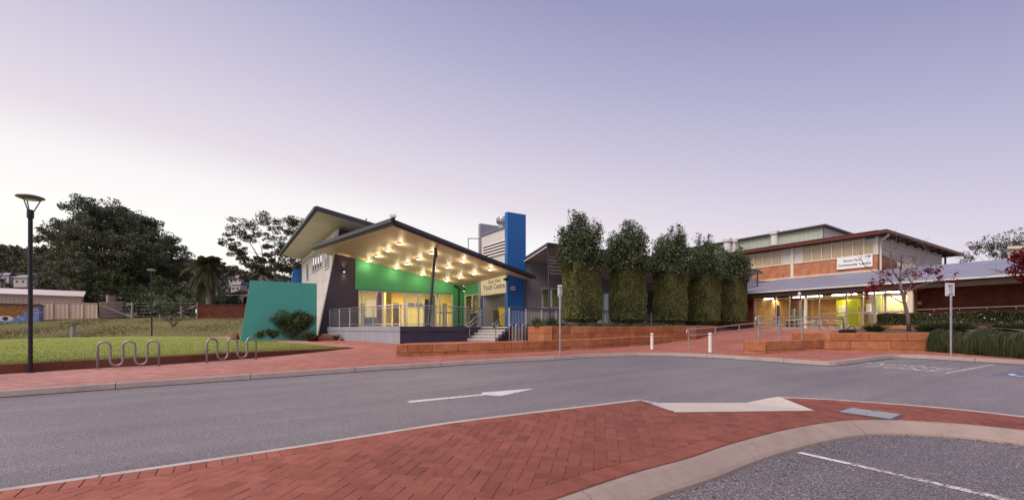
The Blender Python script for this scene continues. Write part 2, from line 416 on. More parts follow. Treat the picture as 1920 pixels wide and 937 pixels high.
MAT = dict(
 asphalt=asphalt(), bay=asphalt('coarse_bay_asphalt', .74), kerb=concrete('kerb_concrete', (.305,.238,.21)), kerb_far=concrete('footpath_kerb_concrete', (.33,.265,.24)), ramp=concrete('ramp_concrete', (.50,.45,.405), .08, .15),
 strip=concrete('edge_concrete', (.47,.40,.37)), path=paving('red_paving', math.radians(12), [(.36,.165,.135),(.50,.265,.225)], (.25,.12,.10), (.84,.62,.55)),
 redtop=paving('red_ramp_paving', math.radians(35), [(.33,.118,.088),(.40,.155,.118)], (.25,.09,.07)),
 paver=paver_mat(), bed=concrete('joint_sand', (.19,.075,.055)), stone=stone('orange_limestone'), edging=None,
 line=worn_paint('road_paint', (.70,.68,.67), .43), line_worn=worn_paint('worn_road_paint', (.70,.66,.63), .50), blue_line=worn_paint('blue_road_paint', (.13,.24,.48), .52), smear=worn_paint('paint_smear', (.42,.37,.31), .55, 9),
 steel=paint('galvanised_steel', (.42,.42,.43), .38, .15, 5, 0, .75), dullsteel=paint('weathered_steel', (.30,.29,.28), .5, .2, 6, 0, .6), black=paint('black_powder_coat', (.018,.016,.018), .4, .2, 4),
 lamp_top=paint('bronze_grey_coat', (.13,.115,.10), .28, .15, 4), teal=paint('teal_render', (.075,.35,.31), .75, .06, .9, .15, 0, .25), blue=paint('blue_render', (.028,.145,.40), .6, .06, .8, .1, 0, .2),
 purple=paint('dark_purple_render', (.052,.040,.062), .7, .08, .9, .08, 0, .25), green=paint('green_render', (.065,.31,.125), .65, .05, .8, .06, 0, .2),
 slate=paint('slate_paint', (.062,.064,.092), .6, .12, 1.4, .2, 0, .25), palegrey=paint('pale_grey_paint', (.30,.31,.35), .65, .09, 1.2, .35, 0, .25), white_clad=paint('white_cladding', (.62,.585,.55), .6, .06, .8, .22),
 cream=paint('cream_paint', (.68,.60,.48), .55, .05, 1), fascia=paint('charcoal_fascia', (.055,.055,.065), .42, .12, 1.2), soffit=paint('cream_soffit', (.60,.49,.34), .5, .06, .7), soffit2=paint('taupe_soffit', (.80,.74,.68), .65, .05, .7),
 frame=paint('white_aluminium', (.62,.60,.58), .4, .05, 2), darkframe=paint('dark_aluminium', (.05,.05,.055), .4, .1, 2), yellow=paint('yellow_paint', (.78,.62,.22), .6, .05, .6), lime=paint('lime_paint', (.44,.44,.03), .6, .05, .8),
 red=paint('deep_red_paint', (.22,.015,.02), .5, .08, 1), grey_wall=paint('grey_render', (.27,.25,.255), .7, .06, .7, .12, 0, .2), tan=paint('tan_render', (.40,.36,.34), .7, .06), glass=glass('window_glass'), darkglass=glass('smoky_glass', (.35,.38,.36), .4),
 step=concrete('step_concrete', (.40,.36,.34), .1, .25), rail_dark=paint('dark_rail', (.07,.07,.08), .4, .1, 3, 0, .4), beige=paint('beige_sheet_steel', (.56,.42,.32), .55, .05, .5, .18), beige_roof=paint('pale_roof_sheet', (.60,.54,.52), .45, .06, .6),
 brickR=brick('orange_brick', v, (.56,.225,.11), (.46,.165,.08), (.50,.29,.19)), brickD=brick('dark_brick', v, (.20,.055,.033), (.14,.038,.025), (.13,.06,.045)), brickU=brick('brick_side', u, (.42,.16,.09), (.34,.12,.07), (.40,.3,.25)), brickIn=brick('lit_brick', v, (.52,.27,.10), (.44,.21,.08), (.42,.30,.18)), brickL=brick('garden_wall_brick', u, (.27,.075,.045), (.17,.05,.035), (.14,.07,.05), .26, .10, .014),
 roofblue=roof_metal('grey_blue_roof', v, (.225,.23,.295)), roofdark=roof_metal('charcoal_roof', dr, (.08,.08,.09)), rust=paint('rust_red_fascia', (.145,.042,.03), .5, .15, 1.2), greenclad=roof_metal('grey_green_cladding', v, (.40,.46,.38), .45, .6), blind=None,
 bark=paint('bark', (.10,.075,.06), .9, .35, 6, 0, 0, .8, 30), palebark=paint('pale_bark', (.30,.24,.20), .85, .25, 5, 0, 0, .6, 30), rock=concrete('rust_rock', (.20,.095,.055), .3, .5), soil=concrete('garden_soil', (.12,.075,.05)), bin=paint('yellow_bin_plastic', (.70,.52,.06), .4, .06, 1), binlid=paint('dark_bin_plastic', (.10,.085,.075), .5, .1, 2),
 sign=paint('white_sign_panel', (.78,.77,.76), .4, .02, 1), signcream=paint('cream_sign_panel', (.74,.68,.54), .45, .03, 1), ink=paint('dark_lettering', (.03,.03,.04), .5, .05, 1), logo=paint('blue_lettering', (.05,.08,.42), .5, .05, 1), signback=paint('sign_back_metal', (.66,.65,.67), .45, .06, 3, 0, .2), bollard=paint('white_bollard_paint', (.70,.66,.60), .5, .08, 3, .2),
 tube_light=emit('fluorescent_tube', (1.0,.90,.66), 14), lens=emit('downlight_lens', (.84,.93,1.0), 26), lens_warm=emit('warm_lamp', (1.0,.72,.42), 14), pitlid=concrete('pit_lid', (.27,.28,.31), .1, .2), tile=paint('clay_tile', (.13,.055,.045), .8, .2, 3), bag=paint('black_nylon', (.012,.012,.015), .6, .2, 8))
MAT['edging'] = concrete('dark_red_edging', (.17,.065,.04), .2, .45)
t_ = MT('window_blind'); b_ = t_.noise(.5, 3); wv = t_.math('SINE', t_.math('MULTIPLY', t_.dot((0,0,1)), 60.0))
MAT['blind'] = t_.fin(t_.mix(t_.math('MULTIPLY_ADD', wv, .12, .5), (.38,.30,.17), (.54,.43,.26)), .22, 0, .55)
MAT['lawn'] = grass_ground('mown_lawn', [(.23,.295,.06),(.31,.37,.085),(.36,.40,.115),(.38,.38,.15)], 2.2)
MAT['dry'] = grass_ground('dry_grass', [(.12,.16,.05),(.18,.18,.07),(.21,.165,.085),(.14,.18,.055),(.22,.21,.09)], 1.6)
MAT['hill'] = grass_ground('hill_scrub', [(.07,.08,.075),(.11,.115,.105),(.14,.14,.125)], .12)
LF = dict(
 fig=leaf('fig_leaf', [(.045,.056,.034),(.072,.084,.050),(.105,.115,.068),(.14,.145,.09)], .25),
 gum=leaf('gum_leaf', [(.040,.040,.020),(.065,.060,.030),(.095,.082,.042)], .2),
 bush=leaf('bush_leaf', [(.035,.055,.016),(.055,.078,.024),(.080,.098,.035)], .2),
 pale=leaf('pale_leaf', [(.10,.13,.07),(.15,.17,.10),(.19,.20,.13)], .2),
 top=leaf('topiary_top_leaf', [(.026,.042,.017),(.046,.068,.027),(.072,.100,.042),(.14,.175,.08)], .15, .45, .45),
 clip=leaf('topiary_clipped_leaf', [(.085,.105,.028),(.150,.172,.048),(.215,.225,.07),(.29,.28,.11)], .15, .55, .3),
 hedge=leaf('hedge_leaf', [(.026,.034,.012),(.052,.060,.020),(.085,.09,.034),(.13,.125,.06)], .15),
 drape=leaf('drape_blade', [(.020,.036,.012),(.040,.062,.020),(.065,.088,.032),(.12,.12,.06)], .2),
 tuft=leaf('tuft_blade', [(.05,.075,.03),(.08,.11,.05),(.13,.15,.08)], .2),
 redleaf=leaf('red_leaf', [(.12,.007,.011),(.20,.012,.017),(.29,.024,.028),(.11,.010,.016)], .3),
 palm=leaf('palm_leaflet', [(.05,.06,.025),(.085,.088,.04),(.14,.125,.065)], .2),
 grass=leaf('lawn_blade', [(.18,.24,.04),(.25,.31,.06),(.31,.34,.09),(.38,.36,.15)], .3),
 litter=leaf('dry_leaf', [(.20,.12,.05),(.32,.24,.12),(.12,.06,.03)], .1))
# ================================================================== SETTING: ground, road, kerbs, paths
def zleft(y): return float(np.interp(y, [-500,0,24,32,51,75,150,400,900], [-.6,-.3,.30,.80,2.50,3.4,5.0,10,14]))
def T(x, y):
    k = min(1, max(0, (-11-x)/6)); k = k*k*(3-2*k)
    base = R(x, min(max(y, -60), 60))-.35
    far = max(0, y-60)*.01
    return (1-k)*(base+far) + k*min(zleft(y), zleft(y)) if y > 20 else base
xs = np.concatenate([np.linspace(-900,-120,14), np.linspace(-100,-8,93), np.linspace(-6,40,12), np.linspace(60,900,14)])
ys = np.concatenate([np.linspace(-200,10,8), np.linspace(12,70,88), np.linspace(75,900,22)])
P = np.array([[(x, y, T(x, y)+(.05*math.sin(x*.9+y*.4)+.04*math.sin(x*2.3-y*1.1) if 26 < y < 70 and x < -12 else 0)) for x in xs] for y in ys])
grid_mesh('ground', P, MAT['dry'], kind='structure')
MAT['shade_and_crack'] = concrete('kerb_shade_and_crack', (.045,.035,.032), .3, .4)  # dark tone for the painted shade under the kerb, and for the road crack
# far kerb: where its face meets the asphalt
kpx = [(-600,787),(-300,766),(0,745),(290,724),(515,708),(685,696),(850,685.5),(960,679),(1050,674),(1120,670),(1200,667.5),(1270,668),(1345,671.5),(1430,677),(1510,683),
       (1562,685.5),(1612,680),(1660,673.5),(1692,671.5),(1760,674.5),(1840,679),(1920,684),(2150,699),(2500,722)]
kpts = [G(x, y) for x, y in kpx]
kline = spline(kpts, .2)
mb = MB(); mb.poly([V3(p, R(p.x, p.y)) for p in offset(kline, .05)][::3] + [Vector((120, kline[-1].y-10, R(120, kline[-1].y-10))), Vector((120,-60,R(120,-60))), Vector((-120,-60,R(-120,-60))), Vector((-120, kline[0].y-10, R(-120, kline[0].y-10)))])
mb.build('car_park_road', MAT['asphalt'], kind='structure')
def kerb(name, line, profile, side, seg, m, off=0.0, gap=.007):
    root = bpy.data.objects.new(name, None); C.objects.link(root); root['kind'] = 'structure'
    L = [0]
    for a, b in zip(line, line[1:]): L.append(L[-1]+(b-a).length)
    n = max(1, int((L[-1]-off)/seg)); cuts = [0]+[off+seg*i for i in range(1, n)]+[L[-1]] if off else [seg*i for i in range(n)]+[L[-1]]
    def at(x):
        j = max(0, min(len(L)-2, next((i for i in range(len(L)-1) if L[i+1] >= x), len(L)-2)))
        return line[j].lerp(line[j+1], (x-L[j])/max(1e-9, L[j+1]-L[j]))
    for a, b in zip(cuts, cuts[1:]):
        a2, b2 = a+gap, b-gap
        if b2-a2 < .05: continue
        pts = [at(a2)]+[q for q, l in zip(line, L) if a2+.02 < l < b2-.02]+[at(b2)]
        sweep(pts, profile, side).build('kerb_segment', m, root)
    return root
kerb('footpath_kerb', kline, [(-.0,-.06),(0,.012),(.035,.112),(.06,.122),(.165,.126),(.165,-.06)], 1, 2.45, MAT['kerb_far'])
sweep(kline, [(-.055,.003),(-.03,.005),(.012,.016)], 1).build('kerb_shade_line', MAT['shade_and_crack'], kind='structure')  # dark strip that paints in the shade along the foot of the far kerb
for a, b in (((1007,684.2),(1046,687.6)),): MB().poly([G(a[0],a[1],.003), G((a[0]+b[0])/2,(a[1]+b[1])/2+.5,.003), G(b[0],b[1],.003), G((a[0]+b[0])/2+2,(a[1]+b[1])/2+1.1,.003)]).build('road_crack', MAT['shade_and_crack'], kind='structure')
# footpath: strip behind the kerb
near = offset(kline, .17); far = offset(kline, 10.0)
pf = []
turn = next(i for i, p in enumerate(kline) if p.x > G(1520,683).x and p.y < 20 and i > len(kline)*.3)
bk = offset(kline, 3.4)
for i, p in enumerate(kline):
    k = min(1, max(0, (i-turn+8)/16)); wv = Vector((.45,.89)); pf.append((p+v*13.0).lerp(p+Vector((3.0,7.0)), k))
rows = []
for k in range(5): rows.append([V3(a.lerp(b, k/4), R(*(a.lerp(b, k/4)))+.116) for a, b in zip(near[::2], pf[::2])])
grid_mesh('footpath', np.array([[tuple(q) for q in r] for r in rows]), MAT['path'], kind='structure')
# ------------------------------------------------------------------ lawn, edging, narrow path
epx = [(-420,726),(-200,713.5),(0,701),(180,690),(300,683.5),(400,676.5),(480,670.5),(560,663),(620,657),(657,653)]
eline = spline([G(x, y, .118) for x, y in epx], .3)
edge_root = thing('lawn_edging', 'low dark red concrete edging along the front of the lawn', 'edging', V3(eline[len(eline)//2], 0))
Le = len(eline)
def eh(i): return .245*min(1, max(0.02, (Le-1-i)/(Le*.42)))**.8
seg = 7
for i0 in range(0, Le-1, seg):
    sub = list(range(i0, min(Le-1, i0+seg)+1))
    if len(sub) < 2: continue
    pts = [eline[i] for i in sub]; a, b = offset(pts, 0), offset(pts, .17); mb = MB()
    for k, i in enumerate(sub):
        za = R(*a[k])+.10; h = eh(i)
        tdir = (pts[1]-pts[0]).normalized()*(.004 if k == 0 else (-.004 if k == len(sub)-1 else 0))
        for q, z in ((a[k], za), (a[k], za+h-.012+.018), (a[k].lerp(b[k], .1), za+h+.018), (b[k], za+h+.018), (b[k], za)): mb.v.append(V3(q+tdir, z))
    for k in range(len(sub)-1):
        for j in range(4): mb.f.append([k*5+j, k*5+j+1, k*5+j+6, k*5+j+5])
    mb.f += [[0,1,2,3,4], [len(mb.v)-1-j for j in range(5)]]
    mb.build('edging_block', MAT['edging'], edge_root)
bpx = [(-420,640,.62),(-200,638,.68),(0,636,.74),(130,632,.83),(280,630,.88),(370,630.5,.86),(440,635,.80),(520,641,.72),(600,647,.64),(657,652,.54)]
bl = []
for x, y, z in bpx:
    a, b = rs(x, y); yy = (z-EYE)/b; bl.append((a*yy, yy, z))
bl = np.array(bl)
tb = np.linspace(0, 1, len(bl)); te = np.linspace(0, 1, Le)
back = np.array([[np.interp(q, tb, bl[:, k]) for k in range(3)] for q in np.linspace(0, 1, Le)])
fr = offset(eline, .165); P = []
nr = 26
for k in range(nr):
    q = (k/(nr-1))**1.2
    row = []
    for i in range(Le):
        f3 = np.array([fr[i].x, fr[i].y, R(*eline[i])+.10+eh(i)+.012]); p = f3*(1-q)+back[i]*q
        p[2] += .012*math.sin(p[0]*1.7)*math.sin(p[1]*1.3)*(0 < k < nr-1); row.append(tuple(p))
    P.append(row)
lawnP = np.array(P); grid_mesh('lawn', P, MAT['lawn'], kind='structure')
# standing grass blades on the nearer lawn
n = 52000; bi = rng.integers(0, Le-1, n); br = rng.random(n)**2.0*(nr-2); r0 = br.astype(int); fq = (br-r0)[:, None]; fi = rng.random(n)[:, None]
a_ = lawnP[r0, bi]*(1-fi)+lawnP[r0, bi+1]*fi; b2_ = lawnP[r0+1, bi]*(1-fi)+lawnP[r0+1, bi+1]*fi
base = a_*(1-fq)+b2_*fq; base[:, 2] -= .004
th = rng.random(n)*6.283; h = rng.uniform(.02, .05, n); wd = rng.uniform(.006, .014, n)
dx = np.stack([np.cos(th), np.sin(th), 0*th], 1); lean = rng.normal(0, .018, (n, 3)); lean[:, 2] = h
vv = np.stack([base-dx*wd[:, None], base+dx*wd[:, None], base+lean], 1)
o = np_mesh('lawn_grass', vv.reshape(-1, 3), 3, LF['grass'], kind='stuff'); o['label'] = 'short green blades of the mown lawn'; o['category'] = 'grass'
# tufts of dry grass on the bank behind the lawn
n = 46000; gx = rng.uniform(-62,-11,n); gy = 28+rng.random(n)**1.3*26; keep = gx < -.33*gy; gx, gy = gx[keep], gy[keep]; n = len(gx)
pat = np.sin(gx*.35+gy*.22)+np.sin(gx*.13-gy*.41+2)+rng.normal(0,.7,n); keep = pat > -.5; gx, gy = gx[keep], gy[keep]; n = len(gx)
base = np.array([(x, y, T(x, y)-.02) for x, y in zip(gx, gy)]); th = rng.random(n)*6.283; dx = np.stack([np.cos(th), np.sin(th), 0*th], 1)*rng.uniform(.015,.05,n)[:,None]; lean = rng.normal(0,.05,(n,3)); lean[:,2] = rng.uniform(.06,.17,n)
MAT['drygrass'] = leaf('dry_grass_blade', [(.12,.13,.045),(.20,.17,.075),(.27,.22,.11),(.16,.16,.05)], .2)
o = np_mesh('dry_grass', np.stack([base-dx, base+dx, base+lean], 1).reshape(-1,3), 3, MAT['drygrass'], kind='stuff'); o['label'] = 'patchy dry grass on the bank behind the lawn'; o['category'] = 'grass'
# narrow pink path that skirts the lawn behind
q0 = [Vector(p) for p in back[int(Le*.60):]]; rows = []
dv = Vector((.25, 1.0)).normalized()
for k in range(3): rows.append([(p.x+dv.x*k*.7, p.y+dv.y*k*.7, p.z+.004+.02*k) for p in q0])
grid_mesh('garden_path', np.array(rows), MAT['path'], kind='structure')
# ------------------------------------------------------------------ forecourt of the youth centre and ramp of the community centre
Zd = 1.50                                            # deck level
C0 = Vector((-5.16, 20.9)); tL = 8.24; CL = C0+dl*tL
FZ = .73
fc = {'a': G(741,669,.10), 'b': G(660,654,.10), 'c': V3(CL+Vector((-1.6,-.2)), .74), 'd': V3(CL+dl*.4+dr*.5, .75), 'e': V3(C0+Vector((.3,.4)), FZ), 'f': Vector((-.3,25.5,FZ+.02)), 'g': Vector((3.2,21.2,.80)), 'h': Vector((1.6,18.65,.80)), 'i': Vector((0,17.4,.72)), 'j': Vector((-3.6,16.2,.475)), 'k': Vector((-5.2,18.7,.57))}
mb = MB()
def tri(*k): mb.poly([fc[c]+Vector((0,0,.006)) for c in k])
for t3 in ('abk','bck','cek','cde','kej','akj','jei','ehi','efh','fgh'): tri(*t3)
mb.build('forecourt_paving', MAT['redtop'], kind='structure')
EZ = 1.42
rp = [G(1180,652,.06), G(1288,656,.10), G(1415,661,.10), G(1500,664,.09), G(1560,657,.09)]
ramp_far = [Vector((14.0,33.5,EZ)), Vector((17.0,35.0,EZ)), Vector((19.5,31.0,EZ)), Vector((22.5,26.0,EZ)), Vector((23.2,24.6,EZ))]
P = []
for k in range(12):
    q = k/11; e = q*q*(3-2*q)*.35+q*.65
    P.append([tuple(Vector((a.x*(1-q)+b.x*q, a.y*(1-q)+b.y*q, a.z*(1-e)+b.z*e+.006))) for a, b in zip(rp, ramp_far)])
rampP = np.array(P); grid_mesh('entrance_ramp', rampP, MAT['redtop'], kind='structure')
# ================================================================== TRAFFIC ISLAND
DZ = .13
apx = [(-900,1045),(-400,973),(0,915),(360,863.5),(549,835.5),(700,812),(840,790.5),(1000,771),(1100,759.5),(1195,748)]
a2px = [(1460,743),(1560,747.5),(1700,757.5),(1800,766),(1920,779.5),(2100,803),(2500,858)]
bpx_ = [(300,1180),(700,1047),(1030,937),(1180,887),(1290,857),(1368,831),(1460,807),(1525,794.5),(1570,788.5),(1610,786),(1660,785.8),(1710,787.5),(1800,793),(1920,805),(2100,827),(2500,880)]
A1 = spline([G(x, y, DZ) for x, y in apx], .12); A2 = spline([G(x, y, DZ) for x, y in a2px], .12); B1 = spline([G(x, y, DZ) for x, y in bpx_], .12)
kerb('island_kerb', B1, [(.012,-.05),(.012,DZ-.006),(.02,DZ),(.085,DZ-.004),(.11,DZ-.018),(.235,.052),(.262,.026),(.275,-.06)], -1, 2.1, MAT['kerb'], .35)
kerb('island_edge_strip', A1, [(0,-.05),(0,DZ-.002),(.085,DZ),(.085,-.05)], -1, 2.4, MAT['strip'])
kerb('island_edge_strip', A2, [(0,-.05),(0,DZ-.002),(.085,DZ),(.085,-.05)], -1, 2.4, MAT['strip'])
ra, rb, rc, rd = G(1195,748,DZ), G(1265,772.5,DZ), G(1527,769.5,DZ), G(1460,743,DZ)
l0, l1 = G(1236,755,.012), G(1400,754.5,.012); l2 = G(1432,747.5,.06)
def up(p, z=.002): return p+Vector((0,0,z))
mb = MB(); mb.poly([up(ra), up(rb), up(l0)]); mb.poly([up(rb), up(rc), up(l1), up(l0)]); mb.poly([up(rc), up(rd), up(l2), up(l1)])
for p, q in ((l0, l1), (l1, l2), (ra, l0), (l2, rd)): mb.poly([up(p), up(q), q-Vector((0,0,.15)), p-Vector((0,0,.15))])
mb.build('kerb_ramp', MAT['ramp'], kind='structure')
# bed under the pavers, its soldier courses and the herringbone field
A1i = offset(A1, -.09); A2i = offset(A2, -.09)
ring = [tuple(p) for p in A1i] + [tuple(rb.xy), tuple(rc.xy)] + [tuple(p) for p in A2i] + [tuple(p) for p in B1[::-1]]
mb = MB(); mb.poly([Vector((x, y, R(x, y)+DZ-.0055)) for x, y in ring]); island = mb.build('island_paving', MAT['bed'], kind='structure')
island_pieces = []
def soldiers(line, off0, off1, side):
    pts = resample(line, .1165)
    i0, i1 = offset(pts, side*off0), offset(pts, side*off1)
    for k in range(len(pts)-1):
        g_ = .0035; d = (pts[k+1]-pts[k]).normalized()*g_
        island_pieces.append([tuple(i0[k]+d), tuple(i0[k+1]-d), tuple(i1[k+1]-d), tuple(i1[k]+d)])
soldiers([p for p in A1 if p.x < 1e9][:-4], .09, .31, -1)
soldiers(B1, .013, .228, 1)
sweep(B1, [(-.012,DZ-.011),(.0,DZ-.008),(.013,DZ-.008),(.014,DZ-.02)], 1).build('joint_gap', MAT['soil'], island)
A1f = offset(A1, -.316); A2f = offset(A2, -.10); B1f = offset(B1, .231)
pit = [G(1566,771.5,DZ), G(1594,764,DZ), G(1697,777.5,DZ), G(1676,787,DZ)]
fring = [tuple(p) for p in A1f if (p-ra.xy).length > .28] + [tuple(ra.xy+Vector((-.06,-.14))), tuple(rb.xy+Vector((-.03,-.02))), tuple(rc.xy+Vector((.05,-.01))), tuple(rd.xy+Vector((.11,-.10)))] + [tuple(p) for p in A2f[2:]] + [tuple(p) for p in B1f[::-1]]
W_, L_ = .1165, .233
ha = math.radians(90-11.0); e1 = Vector((math.cos(ha), math.sin(ha))); e2 = Vector((-e1.y, e1.x))
def rectpoly(o, a, b, la, lb, g_=.0011):
    return [o+a*g_+b*g_, o+a*(la-g_)+b*g_, o+a*(la-g_)+b*(lb-g_), o+a*g_+b*(lb-g_)]
pitpoly = [tuple(p.xy) for p in pit]
def inside(p, poly):
    c = False
    for i in range(len(poly)):
        a, b = poly[i-1], poly[i]
        if (a[1] > p[1]) != (b[1] > p[1]) and p[0] < (b[0]-a[0])*(p[1]-a[1])/(b[1]-a[1])+a[0]: c = not c
    return c
full = []
Rg = 110
for i in range(-Rg, Rg):
    for j in range(-Rg, Rg):
        k4 = (i-j) % 4                       # herringbone: one brick in four cells lies along, the next across
        if k4 not in (0, 3): continue
        oo = e1*(i*W_) + e2*(j*W_) + Vector((0.6,5.2))
        for a, b in (((e1, e2) if k4 == 0 else (e2, e1)),):
            rp_ = rectpoly(oo, a, b, L_, W_)
            cx = sum(p.x for p in rp_)/4; cy2 = sum(p.y for p in rp_)/4
            if cy2 < 1.9 or cy2 > 11 or abs(cx) > 1.35*cy2+.8: continue
            pp = [tuple(p) for p in rp_]
            if area2(pp) < 0: pp = pp[::-1]
            ins = [inside(p, fring) for p in pp]
            if all(ins): full.append(pp); continue
            if not any(ins) and not inside((cx, cy2), fring): continue
            cl = clip_poly(fring, pp)
            if len(cl) >= 3 and abs(area2(cl)) > .0012: island_pieces.append(cl if area2(cl) > 0 else cl[::-1])
allp = [(p, True) for p in full]+[(p, False) for p in island_pieces]
def cent(p): return (sum(q[0] for q in p)/len(p), sum(q[1] for q in p)/len(p))
def vis(p):
    c = cent(p[0]); px = HX+F*c[0]/c[1]; py = HY+F*(EYE-R(*c)-DZ)/c[1]
    return abs(area2(p[0]))/c[1]**3 if -5 < px < 1925 and py < 945 else 0
rampoly = [tuple(q.xy) for q in (ra, rb, rc, rd, l2, l1, l0)]
allp = [q for q in allp if not inside(cent(q[0]), pitpoly) and not inside(cent(q[0]), rampoly) and inside(cent(q[0]), ring)]
allp.sort(key=vis, reverse=True)
def paver_geo(pp, mb, dz, tilt=(0,0), origin=(0,0,0)):
    pp = [p for i, p in enumerate(pp) if math.hypot(p[0]-pp[i-1][0], p[1]-pp[i-1][1]) > .002]
    if len(pp) < 3: return False
    c = cent(pp); k = len(mb.v); n = len(pp)
    def zz(x, y, h): return R(x, y)+DZ+dz+h+tilt[0]*(x-c[0])+tilt[1]*(y-c[1])
    def ins(p, d):
        L = max(.02, math.hypot(p[0]-c[0], p[1]-c[1])); return (p[0]+(c[0]-p[0])/L*d, p[1]+(c[1]-p[1])/L*d)
    for (d, h) in ((0,-.03),(0,-.003),(.004,0)):
        for p in pp:
            x, y = ins(p, d); mb.v.append(Vector((x, y, zz(x, y, h))))
    for r_ in range(2):
        for i in range(n):
            j = (i+1) % n; mb.f.append([k+r_*n+i, k+r_*n+j, k+(r_+1)*n+j, k+(r_+1)*n+i])
    mb.f.append([k+2*n+i for i in range(n)]); return True
rest = MB(); cnt = 0
for q in allp:
    dz = random.gauss(0, .0009); tl = (random.gauss(0, .005), random.gauss(0, .005))
    if cnt < 300 and vis(q) > 0:
        mb = MB()
        if paver_geo(q[0], mb, dz, tl): mb.build('paver', MAT['paver'], island); cnt += 1
    else: paver_geo(q[0], rest, dz, tl)
rest.build('paver_remainder', MAT['paver'], island, kind='stuff')
# service pit set in the island
pr = thing('service_pit', 'grey rectangular service pit lid in dark frame set in the brick island', 'pit cover', pit[0])
def quadring(q, k):
    c = sum(q, Vector())/4; return [c+(p-c)*k for p in q]
big = quadring(pit, 1.0); inn = [p.lerp(sum(pit, Vector())/4, .10) for p in pit]
mb = MB()
for i in range(4):
    j = (i+1) % 4; mb.prism([up(big[i], .004), up(big[j], .004), up(inn[j], .004), up(inn[i], .004)], (0,0,-.05))
mb.build('frame', MAT['darkframe'], pr)
lid = [p.lerp(sum(pit, Vector())/4, .12) for p in pit]
MB().prism([up(p, .010) for p in lid], (0,0,-.05)).build('lid', MAT['pitlid'], pr)
for k in (.25, .8):
    c = lid[0].lerp(lid[3], .5).lerp(lid[1].lerp(lid[2], .5), k); MB().lathe(up(c, .006), [(.014,0),(.014,.006)], 10).build('lifting_hole', MAT['black'], pr)
bl2 = [p for p in offset(B1, -.272)]
MB().poly([V3(p, R(p.x, p.y)+.004) for p in bl2] + [Vector((30,3,R(30,3)+.004)), Vector((30,-20,R(30,-20)+.004)), Vector((-8,-20,R(-8,-20)+.004))]).build('parking_bay_surface', MAT['bay'], kind='structure')
# ------------------------------------------------------------------ road markings
def sheet(name, pix, m, dz=.004, kind='structure', sub=None):
    return MB().poly([G(x, y, dz) for x, y in pix]).build(name, m, kind=kind)
sheet('bay_line', [(1494,848.3),(1502,846.5),(1597,867.4),(1588,869.2)], MAT['line'], .009)
sheet('bay_line', [(1588,869.2),(1597,867.4),(1905,936),(2300,1024),(2280,1030),(1886,938.5)], MAT['line_worn'], .009)
sheet('bay_line', [(1770,698.6),(1776,699.6),(1866,683.4),(1861,682.6)], MAT['line_worn'])
sheet('direction_arrow', [(763,751.3),(905,738.2),(902,735.4),(1004,727.6),(939,741.6),(926,740.9),(912,739.8),(769,754.3)], MAT['line'])
random.seed(5)
def blob(cx, cy_, rx, ry, n=14):
    return [(cx+rx*math.cos(6.283*i/n)*random.uniform(.5,1.15), cy_+ry*math.sin(6.283*i/n)*random.uniform(.5,1.15)) for i in range(n)]
sheet('paint_smear', blob(283,743.5,30,7), MAT['smear']); sheet('paint_smear', blob(325,740,18,2.5), MAT['smear'])
for bx, by in ((690,709),(715,706),(770,705),(680,719)): sheet('paint_smear', blob(bx, by, 9, 2), MAT['smear'])
# painted words and wheelchair symbol
def text_mesh(body, size, spacing=1.0, bold=0.0, shear=0.0):
    cu = bpy.data.curves.new('lettering', 'FONT'); cu.body = body; cu.size = size; cu.align_x = 'CENTER'; cu.align_y = 'CENTER'; cu.space_character = spacing
    cu.offset = bold; cu.shear = shear; cu.resolution_u = 3
    ob = bpy.data.objects.new('lettering', cu); C.objects.link(ob)
    dg = bpy.context.evaluated_depsgraph_get(); me = bpy.data.meshes.new_from_object(ob.evaluated_get(dg))
    C.objects.unlink(ob); bpy.data.objects.remove(ob); return me
def road_text(name, body, size, px, py, ex, stretch, m):
    me = text_mesh(body, size, 1.1, size*.02); c = G(px, py); ex = Vector(ex).normalized(); ey = Vector((-ex.y, ex.x))
    for q in me.vertices:
        p = c.xy+ex*q.co.x+ey*q.co.y*stretch; q.co = (p.x, p.y, R(p.x, p.y)+.005)
    return link(name, me, m, None, 'structure')
tdir = (G(1765,694)-G(1618,683)).xy
road_text('bay_lettering', 'LOADING', .54, 1676, 684.2, tdir, 1.5, MAT['line_worn'])
road_text('bay_lettering', 'ZONE', .54, 1690, 690.6, tdir, 1.5, MAT['line_worn'])
c = G(1945,704); ex = Vector(tdir).normalized(); ey = Vector((-ex.y, ex.x))
def q2(a, b): p = c.xy+ex*a+ey*b; return Vector((p.x, p.y, R(*p)+.004))
MB().poly([q2(-.6,-.6), q2(.6,-.6), q2(.6,.6), q2(-.6,.6)]).build('accessible_bay_square', MAT['blue_line'], kind='structure')
mb = MB()
def arc(cx, cy_, r, a0, a1, wd, n=16):
    for i in range(n):
        p = [a0+(a1-a0)*(i+k)/n for k in (0, 1)]
        mb.poly([q2(cx+(r+s*wd)*math.cos(a), cy_+(r+s*wd)*math.sin(a))+Vector((0,0,.004)) for a, s in ((p[0],-1),(p[1],-1),(p[1],1),(p[0],1))])
arc(-.05,-.18,.32,math.radians(150),math.radians(340),.045); arc(-.05,.5,.05,0,6.283,.05)
for a, b in (((-.05,.4),(-.05,-.02)),((-.05,-.02),(.25,-.02)),((.25,-.02),(.38,-.42)),((-.05,.2),(.2,.2))):
    dd = (Vector(b)-Vector(a)).normalized()*.045; nn = Vector((-dd.y, dd.x))
    mb.poly([q2(*(Vector(a)-nn))+Vector((0,0,.0045)), q2(*(Vector(b)-nn))+Vector((0,0,.0045)), q2(*(Vector(b)+nn))+Vector((0,0,.0045)), q2(*(Vector(a)+nn))+Vector((0,0,.0045))])
mb.build('accessible_symbol', MAT['line'], kind='structure')
